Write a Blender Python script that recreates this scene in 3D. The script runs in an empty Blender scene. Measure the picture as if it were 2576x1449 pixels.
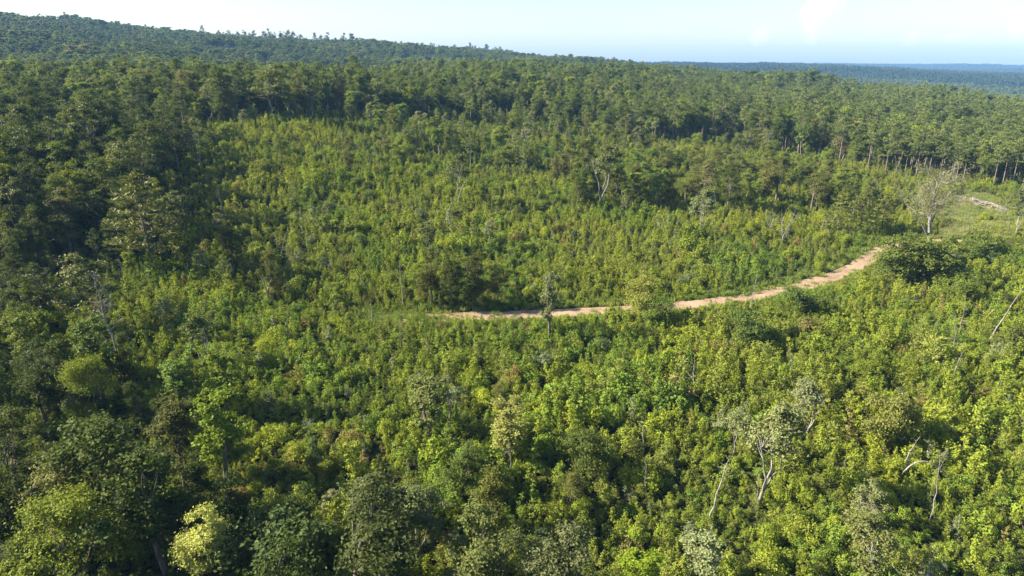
import bpy, math
import numpy as np
from mathutils import Vector

# ------------------------------------------------------------------ camera, sky, sun, exposure
scene = bpy.context.scene
COL = scene.collection
R = math.radians
CAM_Z, PITCH, LENS = 45.0, R(18.4), 24.0
cam_data = bpy.data.cameras.new('camera')
cam_data.lens, cam_data.sensor_width = LENS, 36.0
cam_data.clip_start, cam_data.clip_end = 1.0, 60000.0
cam = bpy.data.objects.new('camera', cam_data)
cam.location = (0, 0, CAM_Z)
cam.rotation_euler = (math.pi / 2 - PITCH, 0, 0)
COL.objects.link(cam)
scene.camera = cam

SUN_AZ, SUN_EL = R(-90), R(31)          # azimuth clockwise from +Y (the view direction)
world = bpy.data.worlds.new('World')
scene.world = world
world.use_nodes = True
wn = world.node_tree
sky = wn.nodes.new('ShaderNodeTexSky')
sky.sky_type = 'NISHITA'
sky.sun_disc = False
sky.sun_elevation, sky.sun_rotation = SUN_EL, SUN_AZ
sky.air_density, sky.dust_density, sky.ozone_density = 1.0, 0.9, 1.0
wn.nodes['Background'].inputs['Strength'].default_value = 0.058
wn.links.new(sky.outputs[0], wn.nodes['Background'].inputs['Color'])

sun_data = bpy.data.lights.new('sun', 'SUN')
sun_data.energy, sun_data.angle, sun_data.color = 5.0, R(0.5), (1.0, 0.90, 0.74)
sun = bpy.data.objects.new('sun', sun_data)
to_sun = Vector((math.sin(SUN_AZ) * math.cos(SUN_EL), math.cos(SUN_AZ) * math.cos(SUN_EL), math.sin(SUN_EL)))
sun.rotation_euler = (-to_sun).to_track_quat('-Z', 'Y').to_euler()
COL.objects.link(sun)

vs = scene.view_settings
vs.view_transform, vs.look, vs.gamma, vs.use_curve_mapping = 'Standard', 'None', 1.0, False
vs.exposure = 1.98
cy = scene.cycles
cy.max_bounces, cy.diffuse_bounces, cy.glossy_bounces, cy.transmission_bounces, cy.volume_bounces = 4, 2, 1, 3, 0
cy.transparent_max_bounces = 8
cy.use_denoising = True
cy.denoiser = 'OPENIMAGEDENOISE'
cy.denoising_input_passes = 'RGB_ALBEDO_NORMAL'
cy.denoising_prefilter = 'ACCURATE'
cy.use_adaptive_sampling = False
cy.caustics_reflective = cy.caustics_refractive = False

# ------------------------------------------------------------------ measuring: the photograph at 2576 x 1449
FPX, CX, CYP = LENS / 36.0 * 2576, 1288.0, 724.5
SP, CP = math.sin(PITCH), math.cos(PITCH)
rng = np.random.default_rng(11)


def project(x, y, z):
    dz = z - CAM_Z
    d = np.maximum(y * CP - dz * SP, 0.01)
    return CX + FPX * x / d, CYP - FPX * (y * SP + dz * CP) / d, d


def hash2(i, j, s):
    h = np.sin(i * 127.1 + j * 311.7 + s * 74.7) * 43758.5453
    return h - np.floor(h)


def vnoise(x, y, scale, seed=0):
    x = np.asarray(x, float) / scale + 1000.3
    y = np.asarray(y, float) / scale + 1000.7
    i, j = np.floor(x), np.floor(y)
    fx, fy = x - i, y - j
    fx, fy = fx * fx * (3 - 2 * fx), fy * fy * (3 - 2 * fy)
    a, b = hash2(i, j, seed), hash2(i + 1, j, seed)
    c, d = hash2(i, j + 1, seed), hash2(i + 1, j + 1, seed)
    return (a * (1 - fx) + b * fx) * (1 - fy) + (c * (1 - fx) + d * fx) * fy


# ------------------------------------------------------------------ the lie of the land
DIST = [0, 40, 80, 120, 150, 185, 250, 350, 450, 600, 800, 1000, 1300, 1500, 1900, 2500, 3200, 4200, 5500, 7000]
LAND = {
    -180: [-3, -3, -3, -3, -3, -3, -3, -3, -3, -3, -3, -5, -5, -5, -8, -10, -10, -20, -14, -4],
    -75: [-3, -3, -2, 0, 3, 8, 16, 24, 30, 36, 55, 80, 110, 115, 100, 60, 0, -24, -14, -4],
    -37: [-3, -3, -1, 2, 5, 10, 18, 25, 27, 25, 38, 68, 107, 111, 96, 60, 0, -24, -14, -4],
    -20: [-3, -3, -1, 2, 4, 11, 23, 27, 26, 22, 28, 46, 76, 80, 62, 30, -10, -24, -14, -4],
    0: [-3, -3, -1, 0, 1.5, 3, 7, 17, 27, 30, 22, 26, 46, 48, 34, 10, -20, -24, -14, -4],
    10: [-3, -3, -2, 0, .5, 1, 4, 10, 18, 24, 28, 31, 31, 14, -10, 25, 20, -22, -14, -4],
    20: [-3, -3, -2, 0, 0, 0, 1, 4, 7, 11, 14, 6, -15, -25, -20, 32, 20, -22, -14, -4],
    37: [-3, -3, -2, -1, -1, -1, 0, 1, 0, -2, -6, -28, -38, -40, -45, -16, -20, -28, -15, -4],
    75: [-3, -3, -2, -1, -1, -1, 0, 0, 0, -5, -10, -20, -35, -40, -45, -25, -25, -28, -15, -4],
    180: [-3, -3, -3, -3, -3, -3, -3, -3, -3, -3, -3, -5, -5, -5, -8, -10, -10, -20, -14, -4],
}
NA, ND, L0, L1 = 361, 230, math.log(30.0), math.log(7000.0)


def build_land():
    cols = sorted(LAND)
    ld = np.linspace(L0, L1, ND)
    prof = np.array([np.interp(np.exp(ld), DIST, LAND[c]) for c in cols])
    az = np.linspace(-180, 180, NA)
    g = np.array([np.interp(az, cols, prof[:, k]) for k in range(ND)]).T
    for _ in range(3):                                    # round off the creases of the table
        p = np.pad(g, ((4, 4), (3, 3)), 'edge')
        g = sum(p[i:i + NA, 3:3 + ND] for i in range(9)) / 9
        p = np.pad(g, ((0, 0), (3, 3)), 'edge')
        g = sum(p[:, i:i + ND] for i in range(7)) / 7
    return g


GRID = build_land()


def land(x, y):
    x, y = np.asarray(x, float), np.asarray(y, float)
    r = np.hypot(x, y)
    a = np.clip((np.degrees(np.arctan2(x, y)) + 180), 0, 359.999)
    l = np.clip((np.log(np.maximum(r, 30.0)) - L0) / (L1 - L0) * (ND - 1), 0, ND - 1.001)
    i, j = a.astype(int), l.astype(int)
    fa, fl = a - i, l - j
    z = (GRID[i, j] * (1 - fa) + GRID[i + 1, j] * fa) * (1 - fl) + (GRID[i, j + 1] * (1 - fa) + GRID[i + 1, j + 1] * fa) * fl
    w = np.clip((r - 250) / 500, 0, 1)
    z = z + w * (vnoise(x, y, 170, 3) - .5) * 9 + w * (vnoise(x, y, 60, 4) - .5) * 5
    z = z + np.clip((r - 2300) / 2000, 0, 1) * (vnoise(x, y, 900, 5) - .5) * 34
    return z


def at(u, v):
    """the point of the land seen at picture point (u, v)"""
    d = np.array([(u - CX) / FPX, CP + (CYP - v) / FPX * SP, -SP + (CYP - v) / FPX * CP])
    t = np.exp(np.linspace(math.log(30), math.log(9000), 1500))
    p = d[None, :] * t[:, None]
    below = p[:, 2] + CAM_Z < land(p[:, 0], p[:, 1])
    k = int(np.argmax(below)) if below.any() else len(t) - 1
    lo, hi = t[max(k - 1, 0)], t[k]
    for _ in range(24):
        m = (lo + hi) / 2
        q = d * m
        if q[2] + CAM_Z < land(q[0], q[1]):
            hi = m
        else:
            lo = m
    q = d * hi
    return np.array([q[0], q[1], float(land(q[0], q[1]))])


def height_to(p, vtop):
    lo, hi = 0.2, 60.0
    for _ in range(30):
        m = (lo + hi) / 2
        if project(p[0], p[1], p[2] + m)[1] > vtop:
            lo = m
        else:
            hi = m
    return lo


# ------------------------------------------------------------------ materials
def nodes_of(name):
    m = bpy.data.materials.new(name)
    m.use_nodes = True
    nt = m.node_tree
    return m, nt, nt.nodes, nt.links, nt.nodes['Principled BSDF'], nt.nodes['Material Output']


def math_node(nt, op, a, b):
    n = nt.nodes.new('ShaderNodeMath')
    n.operation = op
    for k, q in enumerate((a, b)):
        if isinstance(q, (int, float)):
            n.inputs[k].default_value = q
        else:
            nt.links.new(q, n.inputs[k])
    return n.outputs[0]


def leaf_material(name, rough=0.6, spec=0.1, trans=0.32, spread=0.34):
    m, nt, N, L, bs, out = nodes_of(name)
    a = N.new('ShaderNodeAttribute')
    a.attribute_type, a.attribute_name = 'INSTANCER', 'leaf_color'
    g = N.new('ShaderNodeNewGeometry')
    f = math_node(nt, 'ADD', math_node(nt, 'MULTIPLY', g.outputs['Random Per Island'], spread * 1.4), 1.4 - spread * .7)
    hs = N.new('ShaderNodeHueSaturation')
    L.new(math_node(nt, 'ADD', math_node(nt, 'MULTIPLY', g.outputs['Random Per Island'], 0.035), 0.4825), hs.inputs['Hue'])
    L.new(f, hs.inputs['Value'])
    hs.inputs['Saturation'].default_value = 1.05
    L.new(a.outputs['Color'], hs.inputs['Color'])
    L.new(hs.outputs[0], bs.inputs['Base Color'])
    bs.inputs['Roughness'].default_value = rough
    bs.inputs['Specular IOR Level'].default_value = spec
    t = N.new('ShaderNodeBsdfTranslucent')
    warm = N.new('ShaderNodeMix')
    warm.data_type, warm.blend_type = 'RGBA', 'MULTIPLY'
    warm.inputs['Factor'].default_value = 1.0
    L.new(hs.outputs[0], warm.inputs[6])
    warm.inputs[7].default_value = (1.35, 1.3, 0.55, 1)
    L.new(warm.outputs[2], t.inputs['Color'])
    mx = N.new('ShaderNodeMixShader')
    mx.inputs[0].default_value = trans
    L.new(bs.outputs[0], mx.inputs[1])
    L.new(t.outputs[0], mx.inputs[2])
    L.new(mx.outputs[0], out.inputs['Surface'])
    return m


def bark_material(name, dark, light, scale=6.0):
    m, nt, N, L, bs, out = nodes_of(name)
    tc = N.new('ShaderNodeTexCoord')
    mp = N.new('ShaderNodeMapping')
    mp.inputs['Scale'].default_value = (scale, scale, scale * 0.25)
    L.new(tc.outputs['Object'], mp.inputs[0])
    n = N.new('ShaderNodeTexNoise')
    n.inputs['Scale'].default_value = 1.0
    n.inputs['Detail'].default_value = 5
    L.new(mp.outputs[0], n.inputs['Vector'])
    r = N.new('ShaderNodeValToRGB')
    r.color_ramp.elements[0].color, r.color_ramp.elements[1].color = (*dark, 1), (*light, 1)
    r.color_ramp.elements[0].position, r.color_ramp.elements[1].position = .35, .65
    L.new(n.outputs['Fac'], r.inputs[0])
    L.new(r.outputs[0], bs.inputs['Base Color'])
    bs.inputs['Roughness'].default_value = 0.9
    bp = N.new('ShaderNodeBump')
    bp.inputs['Strength'].default_value = 0.6
    bp.inputs['Distance'].default_value = 0.04
    L.new(n.outputs['Fac'], bp.inputs['Height'])
    L.new(bp.outputs[0], bs.inputs['Normal'])
    return m


def soil_material(name, stops, scales, rough=0.95, bump=0.3):
    """patchy ground: one colour ramp driven by two noises of different size"""
    m, nt, N, L, bs, out = nodes_of(name)
    g = N.new('ShaderNodeNewGeometry')
    fs = []
    for s in scales:
        n = N.new('ShaderNodeTexNoise')
        n.inputs['Scale'].default_value = s
        n.inputs['Detail'].default_value = 6
        n.inputs['Roughness'].default_value = 0.62
        L.new(g.outputs['Position'], n.inputs['Vector'])
        fs.append(n.outputs['Fac'])
    f = math_node(nt, 'ADD', math_node(nt, 'MULTIPLY', fs[0], 0.5), math_node(nt, 'MULTIPLY', fs[1], 0.5))
    r = N.new('ShaderNodeValToRGB')
    while len(r.color_ramp.elements) < len(stops):
        r.color_ramp.elements.new(0.5)
    for e, (p, c) in zip(r.color_ramp.elements, stops):
        e.position, e.color = p, (*c, 1)
    L.new(f, r.inputs[0])
    L.new(r.outputs[0], bs.inputs['Base Color'])
    bs.inputs['Roughness'].default_value = rough
    bs.inputs['Specular IOR Level'].default_value = 0.15
    bp = N.new('ShaderNodeBump')
    bp.inputs['Strength'].default_value = bump
    bp.inputs['Distance'].default_value = 0.15
    L.new(fs[1], bp.inputs['Height'])
    L.new(bp.outputs[0], bs.inputs['Normal'])
    return m


LEAF = leaf_material('broad_leaves')
NEEDLE = leaf_material('pine_needles', rough=0.6, spec=0.2, trans=0.16, spread=0.36)
SILVER = leaf_material('pale_leaves', rough=0.55, spec=0.18, trans=0.24, spread=0.4)
BARK = bark_material('brown_bark', (.06, .048, .036), (.17, .14, .11))
PALE = bark_material('pale_bark', (.10, .094, .08), (.255, .24, .21))
DEAD = bark_material('weathered_wood', (.09, .085, .078), (.24, .23, .21))
PINEBARK = bark_material('pine_bark', (.10, .075, .055), (.25, .20, .155))
GROUND = soil_material('woodland_floor', [(.35, (.016, .018, .009)), (.5, (.028, .036, .013)), (.62, (.045, .05, .02)), (.75, (.06, .05, .03))], (.06, 1.3))
ROAD = soil_material('dirt_road_soil', [(.36, (.15, .097, .058)), (.47, (.25, .175, .108)), (.55, (.31, .226, .145)), (.66, (.36, .28, .195))], (.22, 2.4), bump=.5)
GRASSY = soil_material('grassy_soil', [(.35, (.05, .065, .022)), (.5, (.085, .10, .036)), (.65, (.14, .13, .06))], (.12, 2.0))
BRUSH = bark_material('grey_brushwood', (.09, .075, .066), (.27, .235, .21), 3.0)

# ------------------------------------------------------------------ mesh helpers: everything is quads


def qmesh(name, parts):
    """parts: list of (verts, quads, material, smooth) -> one mesh"""
    V, F, MI, SM, mats, off = [], [], [], [], [], 0
    for v, f, m, s in parts:
        if len(f) == 0:
            continue
        if m not in mats:
            mats.append(m)
        V.append(v)
        F.append(f + off)
        MI.append(np.full(len(f), mats.index(m), np.int32))
        SM.append(np.full(len(f), s, bool))
        off += len(v)
    V, F, MI, SM = np.concatenate(V), np.concatenate(F), np.concatenate(MI), np.concatenate(SM)
    me = bpy.data.meshes.new(name)
    me.vertices.add(len(V))
    me.vertices.foreach_set('co', V.astype(np.float32).ravel())
    me.loops.add(F.size)
    me.loops.foreach_set('vertex_index', F.astype(np.int32).ravel())
    me.polygons.add(len(F))
    me.polygons.foreach_set('loop_start', np.arange(0, F.size, 4, dtype=np.int32))
    for m in mats:
        me.materials.append(m)
    me.polygons.foreach_set('material_index', MI)
    me.polygons.foreach_set('use_smooth', SM)
    me.update(calc_edges=True)
    return me


def unit(a):
    return a / np.maximum(np.linalg.norm(a, axis=-1, keepdims=True), 1e-6)


def leaf_quads(r, c, n, size, aspect=0.7):
    """diamond leaves at points c facing n"""
    n = unit(n)
    t = unit(np.cross(n, unit(r.normal(size=c.shape))))
    b = np.cross(n, t)
    s = np.asarray(size)[:, None] * np.ones((len(c), 1))
    fold = n * s * 0.10
    V = np.stack([c - t * s * .55, c - b * s * .5 * aspect + fold, c + t * s * .55, c + b * s * .5 * aspect + fold], 1).reshape(-1, 3)
    return V, np.arange(len(V)).reshape(-1, 4)


def blade_quads(r, c, d, length, width):
    """thin blades that start at c and run along d"""
    d = unit(d)
    b = unit(np.cross(d, r.normal(size=c.shape)))
    l, w = np.asarray(length)[:, None], np.asarray(width)[:, None]
    V = np.stack([c, c + d * l * .5 - b * w * .5, c + d * l, c + d * l * .5 + b * w * .5], 1).reshape(-1, 3)
    return V, np.arange(len(V)).reshape(-1, 4)


def tube(pts, rad, sides=6):
    pts, rad = np.asarray(pts, float), np.asarray(rad, float)
    n = len(pts)
    tan = unit(np.gradient(pts, axis=0))
    ref = np.where(np.abs(tan[:, 2:3]) > .9, [[1.0, 0, 0]], [[0, 0, 1.0]])
    a = unit(np.cross(tan, ref))
    b = np.cross(tan, a)
    ang = np.linspace(0, 2 * math.pi, sides, endpoint=False)
    V = (pts[:, None] + rad[:, None, None] * (np.cos(ang)[None, :, None] * a[:, None] + np.sin(ang)[None, :, None] * b[:, None])).reshape(-1, 3)
    i, j = np.meshgrid(np.arange(n - 1), np.arange(sides), indexing='ij')
    k = (j + 1) % sides
    F = np.stack([i * sides + j, i * sides + k, (i + 1) * sides + k, (i + 1) * sides + j], -1).reshape(-1, 4)
    return V, F


def join(lst):
    V, F, o = [], [], 0
    for v, f in lst:
        V.append(v)
        F.append(f + o)
        o += len(v)
    return (np.concatenate(V), np.concatenate(F)) if V else (np.zeros((0, 3)), np.zeros((0, 4), int))


def limb(r, a, b, r0, r1, sag=0.12, n=5, sides=5):
    a, b = np.asarray(a, float), np.asarray(b, float)
    t = np.linspace(0, 1, n)[:, None]
    L = np.linalg.norm(b - a)
    w = r.normal(size=3) * sag * L
    p = a + (b - a) * t + w * (t * (1 - t)) * 2 + np.concatenate([np.zeros((1, 3)), r.normal(size=(n - 2, 3)) * L * min(.02, sag * .16), np.zeros((1, 3))])
    return tube(p, np.linspace(r0, r1, n), sides), p


# ------------------------------------------------------------------ plants (unit: metres, base at the origin)


def broadleaf(seed, H=13, W=8, base=.28, clumps=26, leaves=5200, leaf=.30, flat=.8, open_=0.0, lean=0.0, forks=1):
    """-> (trunk geometry, crown geometry)"""
    r = np.random.default_rng(seed)
    z0, z1 = base * H, H
    zc, hh = z0 + (z1 - z0) * .5, (z1 - z0) * .5
    d = unit(r.normal(size=(clumps, 3)))
    d[:, 2] = np.where(d[:, 2] < -.8, -d[:, 2], d[:, 2])
    nl = int(r.integers(5, 8))
    lobe = unit(r.normal(size=(nl, 3)) * [1, 1, 1.1]) * r.uniform(.35, .75, (nl, 1))
    d = lobe[r.integers(0, nl, clumps)] + d * r.uniform(.22, .5, (clumps, 1))
    rad = np.clip(np.linalg.norm(d, axis=1), .2, 1.12)
    d = unit(d)
    low = 1 - .28 * np.clip(d[:, 2], 0, 1) * r.uniform(0, 1, clumps)
    c = np.stack([d[:, 0] * rad * low * W * .40, d[:, 1] * rad * low * W * .40, zc + d[:, 2] * rad * hh * .88], 1)
    c[:, 0] += lean * (c[:, 2] - z0)
    rc = W * r.uniform(.08, .20, clumps) * (1.25 - .45 * rad) * (1 - open_ * .35)
    # every clump carries sprays: short twigs that run outwards with leaves along them
    per = 15
    n_sp = max(clumps, leaves // per)
    k = np.concatenate([np.arange(clumps), r.choice(clumps, n_sp - clumps, p=rc ** 2 / (rc ** 2).sum())])
    out = unit(c[k] - np.array([lean * hh, 0, zc - hh * .35]))
    dd = unit(unit(r.normal(size=(n_sp, 3))) + .5 * out + np.array([0, 0, .28]))
    length = rc[k] * r.uniform(.55, 1.35, n_sp)
    sp = np.repeat(np.arange(n_sp), per)
    w = r.uniform(.18, 1.0, len(sp))
    stretch = np.array([1.15, 1.15, flat])
    pos = c[k][sp] + dd[sp] * (length[sp] * w)[:, None] * stretch + r.normal(size=(len(sp), 3)) * (.055 * W * .35 + .05) * np.array([1, 1, .7])
    nor = dd[sp] * .55 + np.array([0, 0, .45]) + .5 * r.normal(size=pos.shape)
    size = leaf * r.uniform(.65, 1.25, len(pos))
    crown = leaf_quads(r, pos, nor, size)
    rt = (.012 * H + .035) * (1 if forks == 1 else .72)
    wood = []
    top = np.array([lean * hh + r.normal() * .2, r.normal() * .2, zc])
    if forks == 1:
        g, p = limb(r, (0, 0, -.6), top, rt * 1.25, rt * .5, .05, 7, 7)
        wood.append(g)
        stems = [p]
    else:
        g, p = limb(r, (0, 0, -.6), (lean * z0 * .5, 0, z0 * .55), rt * 1.35, rt, .05, 5, 7)
        wood.append(g)
        stems = []
        for q in range(forks):
            a = q * 2 * math.pi / forks + r.uniform(0, 1)
            g, p2 = limb(r, p[-1] - np.array([0, 0, .2]), (lean * hh + math.cos(a) * W * .22, math.sin(a) * W * .22, zc + r.uniform(-.1, .3) * hh), rt * .72, rt * .3, .1, 7, 6)
            wood.append(g)
            stems.append(p2)
    for q in range(clumps):
        p = stems[q % len(stems)]
        i = int(np.clip(len(p) * (.45 + .5 * (c[q, 2] - z0) / (z1 - z0)), 2, len(p) - 1))
        g, _ = limb(r, p[i], c[q], rt * .26, rt * .05, .12, 4, 4)
        wood.append(g)
    return join(wood), crown


def pine(seed, H=18, W=5.5, base=.52, branches=46, layered=False, tuft=.42, dens=15):
    r = np.random.default_rng(seed)
    rt = .0085 * H + .03
    bend = r.normal(size=2) * .012 * H
    t = np.linspace(0, 1, 8)
    tp = np.stack([bend[0] * t ** 2, bend[1] * t ** 2, -.6 + (H + .6) * t], 1)
    wood = [tube(tp, rt * (1.15 - 1.0 * t), 7)]
    cs, ds = [], []
    for b in range(branches):
        f = (b + r.uniform(0, 1)) / branches
        z = H * (base + (1 - base) * f * .985)
        prof = (math.sin(math.pi * min(1, .28 + .72 * f)) ** .7) if not layered else (1 - f) ** .65 * .95 + .08
        L = W * .5 * prof * r.uniform(.55, 1.12)
        a = r.uniform(0, 2 * math.pi) if not layered else b * 2.4 + r.normal() * .3
        up = (r.uniform(.05, .4) if not layered else r.uniform(-.12, .2)) + f * .35
        s = np.array([bend[0] * (z / H) ** 2, bend[1] * (z / H) ** 2, z])
        e = s + np.array([math.cos(a) * L, math.sin(a) * L, up * L])
        g, p = limb(r, s, e, rt * .26 * (1.15 - f), .012, .06, 4, 4)
        wood.append(g)
        m = max(2, int(L / (.5 if not layered else .38)))
        for q in range(m):
            w = .38 + .62 * (q + r.uniform(0, 1)) / m
            side = np.array([-math.sin(a), math.cos(a), 0]) * r.normal() * L * (.17 if not layered else .24)
            cs.append(s + (e - s) * w + side + np.array([0, 0, r.normal() * (.16 if not layered else .05)]))
            ds.append(np.array([math.cos(a) * .35, math.sin(a) * .35, .55]))
    for q in range(7):
        cs.append(np.array([bend[0], bend[1], H * (1 - .035 * q * (1 - base))]) + r.normal(size=3) * .12)
        ds.append(np.array([0, 0, .8]))
    cs, ds = np.array(cs), np.array(ds)
    k = np.repeat(np.arange(len(cs)), dens)
    dd = unit(ds[k] + unit(r.normal(size=(len(k), 3))) * np.array([1, 1, .62 if not layered else .4]))
    sz = tuft * r.uniform(.6, 1.25, len(k))
    return join(wood), blade_quads(r, cs[k] + r.normal(size=(len(k), 3)) * .1, dd, sz * 1.45, sz * .36)


def snag(seed, H=11, rt=.22, forks=1, twigs=18, lean=(0, 0), start=.35, reach=.28, fine=3, crook=.05):
    """bare dead tree"""
    r = np.random.default_rng(seed)
    wood, stems = [], []
    top = np.array([lean[0], lean[1], H])
    if forks == 1:
        g, p = limb(r, (0, 0, -.5), top, rt, rt * .22, crook, 9, 7)
        wood.append(g)
        stems.append(p)
    else:
        hf = H * start * .7
        g, p = limb(r, (0, 0, -.5), top * .05 + np.array([0, 0, hf]), rt, rt * .8, .04, 4, 7)
        wood.append(g)
        for q in range(forks):
            a = q * 2 * math.pi / forks + r.uniform(-.5, .5)
            e = np.array([lean[0] + math.cos(a) * H * .2, lean[1] + math.sin(a) * H * .2, H * r.uniform(.82, 1.0)])
            g, p2 = limb(r, p[-1] - [0, 0, .1], e, rt * .62, rt * .14, .08, 8, 6)
            wood.append(g)
            stems.append(p2)
    for q in range(twigs):
        p = stems[q % len(stems)]
        f = r.uniform(start, 1.0)
        x = f * (len(p) - 1)
        i = min(int(x), len(p) - 2)
        s = p[i] + (p[i + 1] - p[i]) * (x - i)
        a = r.uniform(0, 2 * math.pi)
        L = H * reach * (1.15 - f) * r.uniform(.5, 1.2) + .4
        e = s + np.array([math.cos(a), math.sin(a), r.uniform(-.1, .9)]) * L
        g, pp = limb(r, s, e, rt * .2 * (1.25 - f) + .012, .012, .14, 5, 4)
        wood.append(g)
        for _ in range(fine):
            i = r.integers(1, 5)
            g, _p = limb(r, pp[i], pp[i] + unit(r.normal(size=3) + np.array([0, 0, .5])) * L * r.uniform(.2, .5), .016, .008, .1, 3, 3)
            wood.append(g)
    return join(wood)


def sapling(seed, H=3.0, W=1.5, leaders=1, leaf=.15, leaves=460, taper=.75):
    r = np.random.default_rng(seed)
    wood, pos, nor = [], [], []
    for q in range(leaders):
        a0 = r.uniform(0, 6.28)
        off = 0 if leaders == 1 else W * .28
        h = H * (1 if q == 0 else r.uniform(.6, .9))
        base = np.array([math.cos(a0) * off * .25, math.sin(a0) * off * .25, -.15])
        top = np.array([math.cos(a0) * off + r.normal() * .08 * H, math.sin(a0) * off + r.normal() * .08 * H, h])
        g, p = limb(r, base, top, .012 * H, .008, .04, 5, 4)
        wood.append(g)
        nb = 15 if leaders == 1 else 10
        per = int(leaves / leaders / nb)
        for b in range(nb):
            f = .12 + .86 * (b + r.uniform(0, 1)) / nb
            s = base + (top - base) * f
            a = b * 2.4 + r.normal() * .5
            L = W * .5 * ((1 - f) ** taper * .95 + .10) * r.uniform(.6, 1.25) / (1 if leaders == 1 else 1.25)
            e = s + np.array([math.cos(a) * L, math.sin(a) * L, L * r.uniform(.4, 1.0)])
            w = r.uniform(.25, 1.08, per)[:, None]
            c = s + (e - s) * w + r.normal(size=(per, 3)) * (.05 + .10 * L)
            pos.append(c)
            nor.append(np.array([math.cos(a) * .5, math.sin(a) * .5, .7]) + .42 * r.normal(size=(per, 3)))
        k = max(6, per // 2)
        pos.append(top + r.normal(size=(k, 3)) * [.09, .09, .16])
        nor.append(r.normal(size=(k, 3)) + [0, 0, .5])
    pos, nor = np.concatenate(pos), np.concatenate(nor)
    return join(wood), leaf_quads(r, pos, nor, leaf * r.uniform(.6, 1.3, len(pos)), .72)


def young_pine(seed, H=2.6, W=1.5):
    r = np.random.default_rng(seed)
    wood, c, d = [tube([(0, 0, -.15), (0, 0, H)], [.03, .01], 4)], [], []
    nb = 26
    for b in range(nb):
        f = .1 + .88 * b / nb
        a = b * 2.4 + r.normal() * .4
        L = W * .5 * ((1 - f) ** .7 + .12) * r.uniform(.7, 1.2)
        for q in range(4):
            w = .3 + .7 * q / 3
            c.append((math.cos(a) * L * w, math.sin(a) * L * w, f * H + L * w * .6))
            d.append((math.cos(a) * .6, math.sin(a) * .6, .8))
    c, d = np.array(c), np.array(d)
    k = np.repeat(np.arange(len(c)), 5)
    return join(wood), blade_quads(r, c[k] + r.normal(size=(len(k), 3)) * .04, d[k] + .6 * r.normal(size=(len(k), 3)), r.uniform(.2, .42, len(k)), np.full(len(k), .055))


def shrub(seed, H=1.8, W=2.2, clumps=11, leaves=620, leaf=.15):
    r = np.random.default_rng(seed)
    d = unit(r.normal(size=(clumps, 3)))
    d[:, 2] = np.abs(d[:, 2])
    c = d * np.array([W * .34, W * .34, H * .62]) * r.uniform(.4, 1, (clumps, 1)) + [0, 0, H * .22]
    k = r.integers(0, clumps, leaves)
    dd = unit(unit(r.normal(size=(leaves, 3))) + [0, 0, .5])
    pos = c[k] + dd * r.uniform(.5, 1.15, (leaves, 1)) * W * .17
    wood = [limb(r, (0, 0, -.1), q, .02, .008, .1, 3, 3)[0] for q in c[:6]]
    return join(wood), leaf_quads(r, pos, dd + .45 * r.normal(size=dd.shape), leaf * r.uniform(.6, 1.3, leaves), .72)


def weeds(seed, H=.7, W=1.2, blades=90, width=.05):
    r = np.random.default_rng(seed)
    c = np.stack([r.normal(size=blades) * W * .28, r.normal(size=blades) * W * .28, np.full(blades, -.03)], 1)
    d = r.normal(size=(blades, 3)) * .33 + [0, 0, 1]
    return blade_quads(r, c, d, H * r.uniform(.5, 1.15, blades), np.full(blades, width))


# ------------------------------------------------------------------ scattering many plants as one mass


def prototype(coll, name, parts):
    o = bpy.data.objects.new(name, qmesh(name, parts))
    coll.objects.link(o)
    return o


def scatter(name, coll, P, proto, rot, scl, color, label, category):
    me = bpy.data.meshes.new(name)
    me.vertices.add(len(P))
    me.vertices.foreach_set('co', P.astype(np.float32).ravel())
    a = me.attributes.new('proto', 'INT', 'POINT')
    a.data.foreach_set('value', proto.astype(np.int32))
    for key, val in (('rot', rot), ('scl', scl), ('leaf_color', color)):
        a = me.attributes.new(key, 'FLOAT_VECTOR', 'POINT')
        a.data.foreach_set('vector', val.astype(np.float32).ravel())
    ng = bpy.data.node_groups.new(name, 'GeometryNodeTree')
    ng.interface.new_socket('Geometry', in_out='INPUT', socket_type='NodeSocketGeometry')
    ng.interface.new_socket('Geometry', in_out='OUTPUT', socket_type='NodeSocketGeometry')
    N, L = ng.nodes, ng.links
    gi, go = N.new('NodeGroupInput'), N.new('NodeGroupOutput')
    ci = N.new('GeometryNodeCollectionInfo')
    ci.inputs['Collection'].default_value = coll
    ci.inputs['Separate Children'].default_value = True
    ci.inputs['Reset Children'].default_value = True
    ip = N.new('GeometryNodeInstanceOnPoints')
    ip.inputs['Pick Instance'].default_value = True

    def attr(key, kind):
        n = N.new('GeometryNodeInputNamedAttribute')
        n.data_type = kind
        n.inputs['Name'].default_value = key
        return n.outputs[0]
    L.new(gi.outputs[0], ip.inputs['Points'])
    L.new(ci.outputs[0], ip.inputs['Instance'])
    L.new(attr('proto', 'INT'), ip.inputs['Instance Index'])
    L.new(attr('rot', 'FLOAT_VECTOR'), ip.inputs['Rotation'])
    L.new(attr('scl', 'FLOAT_VECTOR'), ip.inputs['Scale'])
    L.new(ip.outputs[0], go.inputs[0])
    o = bpy.data.objects.new(name, me)
    o.modifiers.new('plants', 'NODES').node_group = ng
    COL.objects.link(o)
    o['kind'], o['label'], o['category'] = 'stuff', label, category
    return o


def tag(o, label, category, group=None):
    o['label'], o['category'] = label, category
    if group:
        o['group'] = group
    return o


def lattice(x0, x1, y0, y1, s, seed, jit=.85):
    r = np.random.default_rng(seed)
    X, Y = np.meshgrid(np.arange(x0, x1, s), np.arange(y0, y1, s))
    X = X.ravel() + r.uniform(-.5, .5, X.size) * s * jit
    Y = Y.ravel() + r.uniform(-.5, .5, Y.size) * s * jit
    return X, Y


def mixc(a, b, t):
    return np.asarray(a)[None, :] * (1 - t[:, None]) + np.asarray(b)[None, :] * t[:, None]


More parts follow.
